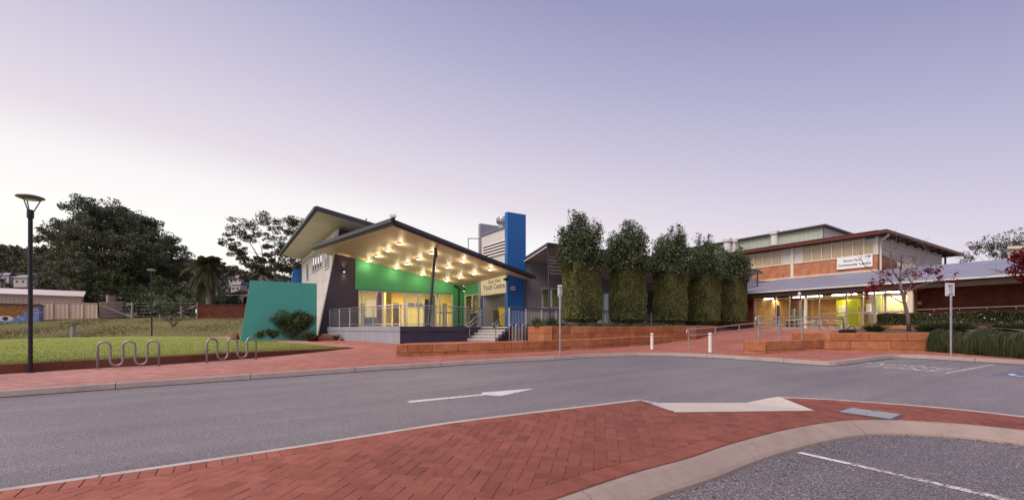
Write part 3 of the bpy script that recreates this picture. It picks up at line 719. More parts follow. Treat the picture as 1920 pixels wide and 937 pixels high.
# fallen leaves along the kerbs
n = 260; vs_ = []
Lb = [p for p in offset(B1, -.36) if 0.8 < p.x < 7.5]
for i in range(n):
    if i < 150: p = random.choice(Lb)+Vector((random.gauss(.0,.14)+.1, random.gauss(-.02,.10))); z = .013
    elif i < 200: p = random.choice(kline)-v*abs(random.gauss(.05,.15)); z = .008
    else: p = Vector((random.uniform(-8,10), random.uniform(4,16))); z = .012 if not inside(tuple(p), ring) else DZ+.008
    s_ = random.uniform(.010,.028); a = random.random()*6.28; e = Vector((math.cos(a), math.sin(a))); f_ = Vector((-e.y, e.x))
    zz = R(p.x, p.y)+z
    for q, h in ((p-e*s_, 0), (p-f_*s_*.45, .006), (p+e*s_, .004), (p+f_*s_*.45, 0)): vs_.append((q.x, q.y, zz+h))
o = np_mesh('leaf_litter', vs_, 4, LF['litter'], kind='stuff'); o['label'] = 'scattered dry leaves along the kerbs and paving'; o['category'] = 'leaf litter'
# ================================================================== YOUTH CENTRE
yc = thing('youth_centre', 'youth centre with lit sloping canopy, green and purple walls and raised deck', 'building', (C0.x, C0.y, FZ))
p671 = D(671, 544, 27.7); WD = Wall(p671.xy, u)                # glazed front
tL634 = WD.t(634)
def roof_h(p):   # underside of the main roof (absolute z)
    return EYE+6.0-.178*((Vector(p[:2])-WD.P(tL634,0).xy).dot(u))
Nc = Vector((-5.37, 20.5))
def can_h(p): return EYE+4.63-.188*((Vector(p[:2])-Nc).dot(dr))   # canopy soffit
def vslab(w_, t0, t1, z0, zf, th, off):     # wall slice with sloped top
    a, b = w_.P(t0,0,off), w_.P(t1,0,off)
    return [V3(a, z0), V3(b, z0), V3(b, zf(b)), V3(a, zf(a))]
# purple raked front wall
tA, tB, tC, tD_ = WD.t(592.5), WD.t(672), WD.t(850), WD.t(868)
pA, pTop = WD.pt(592.5, 638), WD.pt(634, 418)
zhead = lambda px: WD.z(px, 544+(px-671)*.0447)
HZ = WD.z(671, 543.5)
mb = MB()
q = [WD.P(tA, .45), WD.P(tB, .45), WD.P(tB, HZ), WD.P(WD.t(668), HZ), V3(WD.P(WD.t(668),0), roof_h(WD.P(WD.t(668),0))-.0), V3(WD.P(tL634+.05,0), roof_h(WD.P(tL634,0)))]
mb.prism(q, (-WD.n.x*.28, -WD.n.y*.28, 0)); pw = mb.build('front_wall', MAT['purple'], yc, label='dark purple raked front wall')
a_ = WD.P(tA-.02,.45,.012); b_2 = WD.P(tL634+.03,0,.012); b_2.z = roof_h(b_2)-.02
MB().prism([a_, a_+V3(u*.055,0), b_2+V3(u*.055,0), b_2], (-WD.n.x*.30,-WD.n.y*.30,0)).build('edge_trim', MAT['white_clad'], pw)
t0, t1 = WD.t(668), tD_+.3
MB().prism(vslab(WD, t0, t1, HZ+.0, roof_h, 0, -.03), (-WD.n.x*.22,-WD.n.y*.22,0)).build('upper_wall', MAT['purple'], yc)
hl_ = WD.P(tL634+.9, 0); 
w1 = MB(); w1.wb(WD, tL634+1.15, tL634+3.1, 6.35, 6.95, .0, .05); w1 = w1.build('high_window', MAT['darkglass'], yc)
mb = MB(); 
for a, b, c_, d_ in ((1.09,1.15,6.3,7.0),(3.1,3.16,6.3,7.0),(1.15,3.1,6.29,6.35),(1.15,3.1,6.95,7.01),(2.1,2.16,6.35,6.95)): mb.wb(WD, tL634+a, tL634+b, c_, d_, 0, .07)
mb.build('window_frame', MAT['tan'], w1)
# green panel above the doors, pier and return wall
MB().prism(vslab(WD, WD.t(666), tD_-.0, HZ+.02, lambda p: can_h(p)+.02, 0, .03), (-WD.n.x*.05,-WD.n.y*.05,0)).build('fascia_panel', MAT['green'], yc, label='green panel above the glazed doors')
MB().wb(WD, tC, tD_, .9, HZ+.02, -.25, .028).build('pier', MAT['green'], yc)
pI = WD.xy(868); WG = Wall(pI, -v)                              # return wall towards the viewer
if WG.n.dot(-u) < 0: WG.n = -WG.n
tg1 = WG.t(903); tg2 = WG.t(953)
zw = WG.z(890, 551)
MB().prism(vslab(WG, .0, tg1, zw, lambda p: can_h(p)+.02, 0, .0), (-WG.n.x*.2,-WG.n.y*.2,0)).build('return_panel', MAT['green'], yc)
wr = MB().wb(WG, .30, tg1-.1, Zd+.12, zw-.06, -.08, -.07).build('side_window', MAT['glass'], yc)
mb = MB()
for a, b in ((.22,.30),(tg1-.1,tg1-.02),(1.25,1.33)): mb.wb(WG, a, b, Zd, zw, -.12, -.02)
mb.wb(WG, .30, 1.25, zw-.07, zw, -.12, -.02).wb(WG, 1.33, tg1-.1, zw-.07, zw, -.12, -.02).wb(WG, .30, tg1-.1, Zd, Zd+.12, -.13, -.03)
mb.build('window_frame', MAT['cream'], wr)
MB().wb(WG, .0, .22, Zd, zw, -.2, -.01).build('corner_wall', MAT['green'], yc)
# white side wall with high windows
WW = Wall(WD.P(tL634,0,-.29).xy, v)
if WW.n.dot(-u) < 0: WW.n = -WW.n
Lw = 14.4; Hw = EYE+6.0
side = MB().wb(WW, 0, Lw, .5, Hw, -.25, 0).build('side_wall', MAT['white_clad'], yc)
mb = MB()
for k in range(1, 7): mb.wb(WW, 0.0, Lw, .9+k*.95, .918+k*.95, 0, .006)
for k in range(1, 6): mb.wb(WW, k*2.4, k*2.4+.018, .5, Hw, .0, .007)
mb.build('cladding_joint', MAT['tan'], side)
def winrow(pxa, pxb, pyt, pyb, n):
    ta, tb = sorted((WW.t(pxa), WW.t(pxb))); zc = WW.z((pxa+pxb)/2, (pyt+pyb)/2); hh = .62
    z0, z1 = zc-hh, zc+hh; g0 = MB().wb(WW, ta, tb, z0, z1, .0, .02).build('side_window', MAT['darkglass'], side); mb = MB()
    for k in range(n+1):
        t = ta+(tb-ta)*k/n; mb.wb(WW, t-.05, t+.05, z0-.08, z1+.08, .0, .06)
    mb.wb(WW, ta, tb, z0-.08, z0, 0, .055).wb(WW, ta, tb, z1, z1+.08, 0, .055); mb.build('window_frame', MAT['frame'], g0)
winrow(586,605,470,507,4); winrow(609.5,618,470,497,2); winrow(575,579,496,523,1)
MB().wb(WW, -.0, Lw, Hw-.42, Hw-.30, 0, .08).build('eaves_trim', MAT['white_clad'], yc)
# blue raked fin at the far end
WE = Wall(WW.P(Lw+.3,0).xy, u); 
MB().prism([WE.P(-1.5,.6), WE.P(.4,.6), WE.P(.4,6.6), WE.P(-.6,6.6)], (-WE.n.x*.3,-WE.n.y*.3,0)).build('end_fin', MAT['blue'], yc)
# main roof
P1 = Vector((-10.73, 25.0)); 
def rz(p): return EYE+6.44-.178*((Vector(p[:2])-P1).dot(u))
cs = [P1, P1+u*11.5, P1+u*11.5+v*17.4, P1+v*17.4]
sof = MB().prism([V3(c_, rz(c_)) for c_ in cs], (0,0,.03)).build('roof_soffit', MAT['soffit2'], yc)
mb = MB()
for k in range(1, 8):
    a = P1+v*(k*2.2); mb.prism([V3(a, rz(a)-.004), V3(a+v*.03, rz(a)-.004), V3(a+v*.03+u*2.4, rz(a+u*2.4)-.004), V3(a+u*2.4, rz(a+u*2.4)-.004)], (0,0,.006))
mb.build('soffit_joint', MAT['tan'], sof)
e = .09; cs2 = [P1-u*e-v*e, P1+u*11.6-v*e, P1+u*11.6+v*17.5, P1-u*e+v*17.5]
MB().prism([V3(c_, rz(c_)+.032-.10*(0)) for c_ in cs2], (0,0,.26)).build('main_roof', MAT['fascia'], yc)
mb = MB(); g1 = [P1-u*(e+.10)-v*e, P1-u*(e+.002)-v*e, P1-u*(e+.002)+v*17.5, P1-u*(e+.10)+v*17.5]
mb.prism([V3(c_, rz(c_)+.06) for c_ in g1], (0,0,.16)); mb.build('gutter', MAT['fascia'], yc)
MB().tube([V3(P1+u*2.6-v*.02, rz(P1+u*2.6)+.29), V3(P1+u*2.6-v*.3, rz(P1+u*2.6)+.36)], .03).build('floodlight_arm', MAT['fascia'], yc)
# canopy
Lr, Ll = 9.0, 9.1
cc = [Nc, Nc+dr*Lr, Nc+dr*Lr+dl*Ll, Nc+dl*Ll]
canopy = MB().prism([V3(c_, can_h(c_)+.036) for c_ in [Nc-dr*.1-dl*.1, Nc+dr*(Lr+.1)-dl*.1, Nc+dr*(Lr+.1)+dl*(Ll+.1), Nc-dr*.1+dl*(Ll+.1)]], (0,0,.25)).build('canopy_roof', MAT['fascia'], yc)
MB().prism([V3(c_, can_h(c_)) for c_ in cc], (0,0,.034)).build('canopy_soffit', MAT['soffit'], canopy)
mb = MB(); g1 = [Nc-dl*.2, Nc-dl*.102, Nc+dr*(Lr+.3)-dl*.102, Nc+dr*(Lr+.3)-dl*.2]
mb.prism([V3(c_, can_h(c_)+.07) for c_ in g1], (0,0,.17)); mb.build('gutter', MAT['fascia'], canopy)
mb = MB(); g1 = [Nc-dr*.102-dl*.15, Nc-dr*.19-dl*.15, Nc-dr*.19+dl*(Ll+.1), Nc-dr*.102+dl*(Ll+.1)]
mb.prism([V3(c_, can_h(c_)+.10) for c_ in g1], (0,0,.18)); mb.build('barge_board', MAT['palegrey'] if False else MAT['fascia'], canopy)
def soffit_hit(px, py):
    a, b = rs(px, py)
    # EYE + b Y = can_h(aY, Y)
    k = .188*(a*dr.x+dr.y); c0 = EYE+4.63+.188*(Nc.dot(dr)); Yq = (c0-EYE)/(b+k); return Vector((a*Yq, Yq, EYE+b*Yq))
lights = [(749,455.6),(727,468),(707.6,478.7),(690,487.7),(809.7,472.6),(785.4,483.8),(762.7,493),(742.8,500.8),(868,488.6),(839.5,499.5),(813,506),(791,513),(919,503.4),(888.5,511.4),(861.6,518.7),(837.6,524.5)]
for px, py in lights:
    p = soffit_hit(px, py); 
    d = MB().lathe(p+Vector((0,0,-.07)), [(.10,0),(.12,.015),(.12,.07)], 18).build('downlight', MAT['frame'], canopy)
    MB().lathe(p+Vector((0,0,-.082)), [(.05,0),(.095,.012)], 16).build('lens', MAT['lens'], d)
    L = bpy.data.lights.new('downlight_glow', 'POINT'); L.energy = 15; L.color = (1.0,.78,.46); L.shadow_soft_size = .10
    lo = bpy.data.objects.new('downlight_glow', L); C.objects.link(lo); lo.location = p+Vector((0,0,-.24))-Vector(canopy.location)-Vector(yc.location); lo.parent = canopy
# leaning strut that props the canopy, and the security camera at its corner
st0, st1 = D(803,613,22.6), soffit_hit(817,466); st0.z = Zd
stt = MB().tube([st0, st1+Vector((0,0,.05))], [.085,.07], 12).build('canopy_strut', MAT['rail_dark'], yc)
MB().lathe(st0, [(.17,0),(.17,.03)], 14).build('base_plate', MAT['rail_dark'], stt)
MB().box(st1+Vector((-.07,-.07,-.45)), (.14,0,0), (0,.14,0), (.02,0,.30)).build('spotlight', MAT['black'], stt)
cp = V3(Nc-dl*.2-dr*.1, can_h(Nc)+.32)
sc_ = MB().box(cp+Vector((-.14,-.1,.02)), (.24,0,0), (0,.16,0), (0,0,.12)).build('security_camera', MAT['frame'], canopy); MB().lathe(cp+Vector((.02,-.06,-.10)), [(.03,0),(.07,.04),(.07,.1)], 12).build('dome', MAT['black'], sc_)
# wall lamps
def wall_lamp(w_, px, py, pw_=18):
    p = w_.pt(px, py, .09); b = MB().lathe(p+Vector((0,0,-.09)), [(.065,0),(.065,.18)], 14).build('wall_lamp', MAT['black'], yc)
    MB().lathe(p+Vector((0,0,-.096)), [(.04,0),(.05,.005)], 12).build('lens', MAT['lens_warm'], b)
    for sgn in (-1, 1):
        L = bpy.data.lights.new('wall_lamp_glow', 'SPOT'); L.energy = pw_; L.color = (1,.66,.36); L.spot_size = math.radians(75); L.spot_blend = .8; L.shadow_soft_size = .03
        lo = bpy.data.objects.new('wall_lamp_glow', L); C.objects.link(lo); lo.location = p+Vector((0,0,.11*sgn))-Vector(yc.location); lo.parent = yc
        if sgn > 0: lo.rotation_euler = (math.pi, 0, 0)
wall_lamp(WD, 644.5, 507); wall_lamp(WG, 872, 543, 10)
dp = WD.pt(851, 530, .09); dp.z = can_h(dp)-.12
MB().tube([dp, dp+V3(u*.28,-.08), V3(dp.xy+u*.34, dp.z-.2), V3(dp.xy+u*.34, Zd)], .06, 8).build('downpipe', MAT['black'], yc)
# glazed doors and the yellow room behind them
zt = HZ
fr_ = MB()
for px in (672.5, 681, 718, 760, 786, 818, 826, 849):
    t = WD.t(px); fr_.wb(WD, t-.04, t+.04, Zd+.08, zt-.07, -.16, -.06)
fr_.wb(WD, tB, tC, zt-.07, zt, -.17, -.05).wb(WD, tB, tC, Zd, Zd+.08, -.17, -.05)
for a, b in ((818,849),(826,849)): fr_.wb(WD, WD.t(a)+.04, WD.t(b)-.04, Zd+.95, Zd+1.05, -.15, -.07)
dg_ = fr_.build('door_frame', MAT['frame'], yc)
for a, b in ((672.5,681),(681,718),(760,786),(786,818),(818,849)):
    MB().wb(WD, WD.t(a)+.04, WD.t(b)-.04, Zd+.08, zt-.07, -.115, -.105).build('pane', MAT['glass'], dg_)
rm = MB(); t0, t1 = tB-.6, tD_+2.5
rm.wb(WD, t0, t1, Zd-.05, zt+.5, -6.0, -5.8)                     # back wall
room = rm.build('room_back_wall', MAT['yellow'], yc)
[MB().wb(WD, q_, q_+.2, Zd-.05, zt+.5, -6, -.28).build('room_side_wall', MAT['yellow'], yc) for q_ in (t0-.2, t1)]
MB().wb(WD, t0, t1, zt+.35, zt+.5, -5.8, -.28).build('room_ceiling', MAT['cream'], yc)
MB().wb(WD, t0, t1, Zd-.1, Zd+.001, -5.8, -.0).build('room_floor', MAT['tan'], yc)
def inwall(px0, px1, z0, z1, o0, o1, name, m): 
    w2 = WD.shift(o1); return MB().wb(w2, w2.t(px0), w2.t(px1), z0, z1, o0-o1, 0).build(name, m, room)
inwall(708,716,Zd,zt+.3,-2.4,-2.1,'column',MAT['red']); inwall(724,734,Zd,zt+.3,-2.6,-2.2,'column',MAT['yellow'])
inwall(686,706,Zd+.75,zt-.2,-5.78,-5.7,'pin_board',MAT['cream']); inwall(677,683,Zd,Zd+1.75,-5.78,-5.72,'inner_door',MAT['darkframe']); inwall(738,748,Zd,Zd+1.85,-5.78,-5.7,'inner_door',MAT['darkframe'])
for a, b in ((766,777),(781,792)): inwall(a, b, zt-.62, zt-.36, -5.78, -5.72, 'vent_grille', MAT['darkframe'])
inwall(684,712,Zd,Zd+.7,-4.2,-3.6,'bench',MAT['slate']); inwall(758,764,Zd,Zd+1.3,-3.8,-3.4,'cabinet',MAT['cream'])
inwall(797,804,Zd,zt-.2,-3.0,-2.8,'inner_door',MAT['slate']); inwall(808,816,Zd,zt,-2.2,-2.0,'partition',MAT['tan']); inwall(830,838,Zd,zt-.5,-2.7,-2.5,'inner_door',MAT['cream'])
for k in range(3):
    t = t0+1.6+k*3.0; o = MB().wb(WD, t, t+1.3, zt+.30, zt+.335, -3.4, -3.1).build('room_light', MAT['tube_light'], room)
    L = bpy.data.lights.new('room_glow', 'AREA'); L.shape = 'RECTANGLE'; L.size = 1.2; L.size_y = .5; L.energy = 105; L.color = (1,.80,.44)
    lo = bpy.data.objects.new('room_glow', L); C.objects.link(lo); lo.location = WD.P(t+.65, zt+.28, -3.25)-Vector(yc.location); lo.parent = yc
# small room behind the return window
MB().wb(WG, .0, tg1+.4, Zd-.1, zw+.4, -2.6, -2.5).build('side_room_wall', MAT['yellow'], yc)
L = bpy.data.lights.new('side_room_glow', 'AREA'); L.size = .8; L.energy = 16; L.color = (1,.85,.5); lo = bpy.data.objects.new('side_room_glow', L); C.objects.link(lo); lo.location = WG.P(1.3, zw+.2, -1.4)-Vector(yc.location); lo.parent = yc
# tower: white face with louvres, blue fins, alcove
TZ = EYE+5.97; az = WG.z(928, 552); bot = Zd
tw = MB().wb(WG, tg1, tg2, az, TZ, -1.2, 0).build('tower', MAT['white_clad'], yc)
lv = MB().wb(WG, tg1+.25, tg2-.2, WG.z(928,480), WG.z(928,454), .0, .012).build('louvre_recess', MAT['black'], tw)
zl0, zl1 = WG.z(928,481), WG.z(928,453)
for k in range(5):
    z = zl0+(zl1-zl0)*(k+.2)/5; a = WG.P(tg1+.22,z,.07); b = WG.P(tg2-.17,z,.07)
    MB().prism([a, b, b+Vector((WG.n.x*-.05,WG.n.y*-.05,.10)), a+Vector((WG.n.x*-.05,WG.n.y*-.05,.10))], (0,0,.015)).build('louvre_blade', MAT['white_clad'], tw)
WF = Wall(WG.P(tg2,0,0).xy, u); FT = EYE+6.83
MB().wb(WF, -.06, 1.24, .6, FT, -.30, .012).build('front_fin', MAT['blue'], yc, label='tall blue fin wall beside the stairs')
WF2 = Wall(WG.P(tg1,0,0).xy, u)
MB().wb(WF2, -.10, 1.3, .6, FT-.05, -.25, .0).build('rear_fin', MAT['palegrey'], yc)
a, b = WG.P(tg1+.02,TZ,.08), WG.P(tg2-.3,TZ,.08); 
MB().prism([a, b, V3(b.xy-WG.n*1.2, TZ+.42), V3(a.xy-WG.n*1.2, TZ+.42)], (0,0,.07)).build('tower_roof', MAT['roofblue'], yc)
tv = WG.P((tg1+tg2)/2-.25, TZ+.28, -.75)
rv = MB().lathe(tv, [(.22,-.25),(.22,.28),(.32,.32),(.38,.45),(.38,.6),(.30,.74),(.12,.80)], 22).build('roof_ventilator', MAT['steel'], yc)
mb = MB()
for k in range(18):
    a_k = k*6.283/18; c_ = tv+Vector((.385*math.cos(a_k), .385*math.sin(a_k), 0)); mb.tube([c_+Vector((0,0,.40)), c_+Vector((0,0,.66))], .012, 4)
mb.build('vane', MAT['dullsteel'], rv)
ab = D(903,447,29.6); MB().tube([D(877,447,29.0), D(903,447,29.4)], .03, 6).tube([D(878,447,29.0), D(878,470,29.0)], .03, 6).build('roof_bracket', MAT['dullsteel'], yc)
MB().wb(WG, tg1, tg1+.12, bot, az, -2.5, 0).build('alcove_pier', MAT['blue'], yc)
MB().wb(WG, tg1+.12, tg2-.06, bot, az, -2.6, -2.45).wb(WG, tg1+.121, tg1+.2, bot, az, -2.45, -.05).build('alcove_wall', MAT['white_clad'], yc)
MB().tube([WF.P(1.12,Zd,.09), WF.P(1.12,WF.z(985,510),.09)], .05, 8).build('fin_downpipe', MAT['slate'], yc)
pq = MB().wb(WF, WF.t(957.5), WF.t(965.5), WF.z(961,543.5), WF.z(961,537), .012, .03).build('wall_plaque', MAT['sign'], yc)
MB().wb(WF, WF.t(958.5), WF.t(960.2), WF.z(961,542.5), WF.z(961,538), .03, .034).wb(WF, WF.t(961.5), WF.t(964.5), WF.z(961,541), WF.z(961,539), .03, .034).build('plaque_mark', MAT['ink'], pq)
# ------------------------------------------------------------------ raised deck and stairs
As = C0+dr*3.93; sdr = Vector((.5,.866)); wdr = Vector((.866,-.5)); Bs = As+wdr*1.75
topL = As+sdr*1.28; topR = Bs+sdr*1.28; rl1 = topR+dr*3.85; 
deck_poly = [C0, CL, WD.P(tA+.9,0,-.1).xy, WD.P(tD_,0,-.1).xy, WG.P(tg2,0,-2.4).xy, topR+dr*.6, topR, topL, As]
deck = MB().prism([V3(p, .35) for p in deck_poly], (0,0,Zd-.35)).build('deck_plinth', MAT['slate'], yc)
wl = Wall(C0, dl); wr_ = Wall(C0, dr)
MB().wb(wl, .0, tL, .4, Zd-.235, 0, .014).build('plinth_facing', MAT['palegrey'], deck); MB().wb(wl, -.03, tL, Zd-.22, Zd+.012, .0, .035).build('plinth_capping', MAT['palegrey'], deck)
MB().wb(wr_, .004, 3.93, Zd-.22, Zd+.012, .0, .034).build('plinth_capping', MAT['slate'], deck)
rh = (Zd-FZ)/5
for k in range(5):
    z1 = FZ+rh*(k+1); a = As+sdr*(.32*k)+wdr*.02; dpt = 1.28-.32*k+.25
    if k == 4: a = As+sdr*1.28+wdr*.02; dpt = .3
    s1 = MB().box(V3(a, .5), V3(wdr*1.71,0), V3(sdr*dpt,0), (0,0,z1-.5)).build('step', MAT['step'], deck)
    MB().box(V3(a-sdr*.012, z1-.045), V3(wdr*1.71,0), V3(sdr*.06,0), (0,0,.05)).build('nosing', MAT['frame'], s1)
ck = []
for k in range(4): ck += [V3(Bs+sdr*(.32*k-.02), FZ-.2 if k == 0 else FZ+rh*k+.06), V3(Bs+sdr*(.32*k-.02), FZ+rh*(k+1)+.06)]
ck += [V3(topR, Zd+.02), V3(topR, FZ-.2)]
MB().prism(ck, V3(wdr*.18,0)).build('stair_cheek', MAT['slate'], deck)
# walkway slab along the grey wing
W2 = Wall(rl1, u)
walk = [topR+wdr*.18, rl1, rl1+u*22, rl1+u*22+v*4.5, WF.P(1.3,0,-.2).xy, WG.P(tg2-.1,0,-.2).xy]
MB().prism([V3(p, .5) for p in walk], (0,0,Zd-.5-.002)).build('walkway_slab', MAT['step'], yc)
# ------------------------------------------------------------------ railings
def railing(name, label, pts, zs, m_rail, m_post, m_bar, h=1.02, step=.115, post=1.35, mid=True, bars=True):
    """pts plan points; zs floor heights"""
    r = thing(name, label, 'railing', V3(pts[0], zs[0])); P3 = [V3(p, z) for p, z in zip(pts, zs)]
    MB().tube([p+Vector((0,0,h)) for p in P3], .028, 8).build('top_rail', m_rail, r, smooth=True)
    if mid: MB().tube([p+Vector((0,0,h-.12)) for p in P3], .017, 6).build('upper_rail', m_rail, r, smooth=True)
    MB().tube([p+Vector((0,0,.12)) for p in P3], .020, 6).build('bottom_rail', m_rail, r, smooth=True)
    bar = MB()
    for a, b in zip(P3, P3[1:]):
        L = (b-a).length; n = max(1, round(L/post))
        for k in range(n+1):
            if k == 0 and a is not P3[0]: continue
            q = a.lerp(b, k/n); MB().box(q+Vector((-.025,-.025,0)), (.05,0,0), (0,.05,0), (0,0,h-.02)).build('post', m_post, r)
        if bars:
            nb = int(L/step)
            for k in range(1, nb):
                q = a.lerp(b, k/nb); bar.tube([q+Vector((0,0,.12)), q+Vector((0,0,h-.12))], .0075, 4, False)
    if bar.v: bar.build('baluster_infill', m_bar, r, kind='stuff')
    return r
in_ = .10
railing('deck_railing', 'bright steel railing along the front of the youth centre deck', [CL+dr*in_-dl*.1, C0+dr*in_+dl*in_, As-dr*.05+dl*in_, topL+wdr*.0], [Zd]*4, MAT['steel'], MAT['steel'], MAT['steel'])
railing('walkway_railing', 'dark railing with pale posts between blue fin and clipped trees', [topR+wdr*.05, rl1-v*0.02, rl1+u*11], [Zd]*3, MAT['rail_dark'], MAT['frame'], MAT['frame'])
def hand_rail(name, label, side_pt):
    r = thing(name, label, 'handrail', V3(side_pt, FZ)); a, b = V3(side_pt+sdr*.05, FZ+.95), V3(side_pt+sdr*1.35, Zd+.95)
    lp = [a+V3(-sdr*.0,-.22), a+V3(-sdr*.22,-.20), a+V3(-sdr*.30,-.09), a+V3(-sdr*.22,0), a]
    MB().tube(lp+[b, b+V3(sdr*.3,0)], .024, 8).build('rail', MAT['steel'], r, smooth=True)
    MB().tube([a+Vector((0,0,-.22)), b+Vector((0,0,-.22))], .02, 8).build('lower_rail', MAT['steel'], r, smooth=True)
    MB().tube([V3(side_pt+sdr*.06, FZ), a+V3(sdr*.01,0)], .024, 8).build('post', MAT['steel'], r); MB().tube([V3(side_pt+sdr*1.34, Zd), b], .024, 8).build('post', MAT['steel'], r)
    return r
hand_rail('stair_handrail', 'looped steel handrail on the left side of the entry stairs', As+wdr*.12)
hand_rail('stair_handrail', 'looped steel handrail on the right side of the entry stairs', Bs-wdr*.03)
# sign over the alcove, bins
sg = thing('youth_centre_sign', 'cream sign reading Swan View Youth Centre above the alcove', 'sign', WG.P((tg1+tg2)/2, az, .02))
s0, s1_ = az+.02, WG.z(926,517.5)
MB().wb(WG, tg1+.06, tg2-.12, s0, s1_, .03, .09).build('panel', MAT['signcream'], sg)
def wall_text(w_, body, size, t, z, off, m, parent, flip=False, bold=.0):
    me = text_mesh(body, size, 1.0, bold); sgn = -1 if flip else 1
    pl = parent_loc(parent)
    for q_ in me.vertices: q_.co = w_.P(t+sgn*q_.co.x, z+q_.co.y, off)-pl
    return link('lettering', me, m, parent)
# the wall parameter runs towards the viewer, i.e. to the right in the picture
tm = (tg1+tg2)/2; zs_ = s1_-s0
wall_text(WG, 'Swan View', .34, tm+.15, s0+zs_*.70, .094, MAT['ink'], sg, False, .004); wall_text(WG, 'Youth Centre', .46, tm+.1, s0+zs_*.40, .094, MAT['ink'], sg, False, .006)
MB().wb(WG, tg1+.02, tg2-.08, s1_+.0, s1_+.05, .0, .12).build('top_trim', MAT['frame'], sg)
MB().wb(WG, tg2-.11, tg2+.02, s1_-.42, s1_-.28, .02, .28).build('sign_lamp', MAT['black'], sg)
def wheelie(name, label, t, off, m, ml, w_=.58, h_=1.02):
    b = thing(name, label, 'bin', WG.P(t, Zd, off)); o = WG.P(t, Zd, off); d3 = V3(WG.d,0); n3 = V3(WG.n,0)
    k = .82; base = [o-d3*w_*.5*k-n3*w_*.5*k, o+d3*w_*.5*k-n3*w_*.5*k, o+d3*w_*.5*k+n3*w_*.5*k, o-d3*w_*.5*k+n3*w_*.5*k]; top = [p+(p-o)*(1/k-1)+Vector((0,0,h_)) for p in base]
    mb = MB(); mb.v = [p+Vector((0,0,.08)) for p in base]+top; mb.f = [[0,1,2,3],[7,6,5,4]]+[[i,(i+1)%4,(i+1)%4+4,i+4] for i in range(4)]; mb.build('body', m, b, bevel=.02)
    MB().prism([p+(p-o-Vector((0,0,h_)))*.06+Vector((0,0,.005)) for p in top], (0,0,.06)).build('lid', ml, b, bevel=.015)
    for s_ in (-1, 1):
        c_ = o-n3*w_*.45+d3*s_*w_*.42+Vector((0,0,.10)); MB().tube([c_-d3*.03, c_+d3*.03], .10, 12).build('wheel', MAT['black'], b)
    MB().tube([o-n3*w_*.55-d3*.2+Vector((0,0,h_-.03)), o-n3*w_*.55+d3*.2+Vector((0,0,h_-.03))], .018, 6).build('handle', m, b)
wheelie('wheelie_bin', 'yellow wheelie bin in the white alcove under the cream sign', tg2-1.15, -.75, MAT['bin'], MAT['bin'], .95, 1.15)
wheelie('wheelie_bin', 'brown grey wheelie bin on the left in the white alcove', tg1+.75, -.9, MAT['binlid'], MAT['binlid'], .6, 1.0)
pb = thing('litter_bin', 'small black slatted litter bin standing on the deck by the stairs', 'litter bin', V3(topL-wdr*.55+sdr*.1, Zd)); o = Vector(pb.location)
MB().lathe(o, [(.15,.02),(.17,.72),(.16,.76)], 14).build('body', MAT['black'], pb)
for k in range(14):
    a = k*.4488; MB().tube([o+Vector((.172*math.cos(a),.172*math.sin(a),.05)), o+Vector((.19*math.cos(a),.19*math.sin(a),.74))], .016, 4).build('slat', MAT['darkframe'], pb)
# ================================================================== GREY WING
gw = thing('grey_wing', 'long grey single storey wing behind the clipped trees with raised skillion verandah', 'building', WF.P(1.25,Zd,0))
WQ = Wall(WF.P(1.25,0,-.05).xy, u); ql = 21.8; hq = EYE+4.01
MB().wb(WQ, 0, WQ.t(1016), .9, hq, -.25, 0).wb(WQ, WQ.t(1016), WQ.t(1053), .9, WQ.z(1030,578), -.25, 0).wb(WQ, WQ.t(1016), WQ.t(1053), WQ.z(1030,540), hq, -.25, 0).wb(WQ, WQ.t(1053), WQ.t(1118), .9, hq, -.25, 0).wb(WQ, WQ.t(1118), WQ.t(1146), WQ.z(1130,548), hq, -.25, 0).wb(WQ, WQ.t(1146), ql, .9, hq, -.25, 0).build('wall', MAT['grey_wall'], gw)
def qwin(name, pa, pb_, za, zb, mull, m):
    ta, tb = WQ.t(pa), WQ.t(pb_); g0 = MB().wb(WQ, ta, tb, za, zb, -.14, -.13).build(name, m, gw); mb = MB()
    mb.wb(WQ, ta, tb, zb-.07, zb, -.18, .01).wb(WQ, ta, tb, za, za+.07, -.18, .01)
    for k in range(mull+1):
        t = ta+(tb-ta)*k/mull; mb.wb(WQ, t-.035, t+.035, za+.07, zb-.07, -.17, .0)
    mb.build('window_frame', MAT['frame'], g0)
qwin('window', 1016, 1053, WQ.z(1030,578), WQ.z(1030,540), 2, MAT['glass']); qwin('glazed_door', 1118, 1146, Zd, WQ.z(1130,548), 2, MAT['glass'])
for a, b in ((1220,1224),(1288,1296)): MB().wb(WQ, WQ.t(a)-.4, WQ.t(b)+.6, Zd, WQ.z(1220,545), .0, .02).build('dark_door', MAT['darkframe'], gw)
MB().wb(WQ, .3, 9.5, Zd-.05, hq, -4.2, -4.0).build('inner_wall', MAT['lime'] if False else MAT['pale_in'] if 'pale_in' in MAT else MAT['cream'], gw)
MB().wb(WQ, .3, 9.5, WQ.z(1030,540)+.5, WQ.z(1030,540)+.6, -4.0, -.26).build('inner_ceiling', MAT['cream'], gw); MB().wb(WQ, .3, 9.5, Zd-.1, Zd-.01, -4.0, -.26).build('inner_floor', MAT['tan'], gw)
for t in (1.6, 5.2):
    L = bpy.data.lights.new('wing_glow', 'AREA'); L.size = 1.0; L.energy = 9; L.color = (.86,1,.55); lo = bpy.data.objects.new('wing_glow', L); C.objects.link(lo); lo.location = WQ.P(t, WQ.z(1030,540)+.4, -2.2)-Vector(gw.location); lo.parent = gw
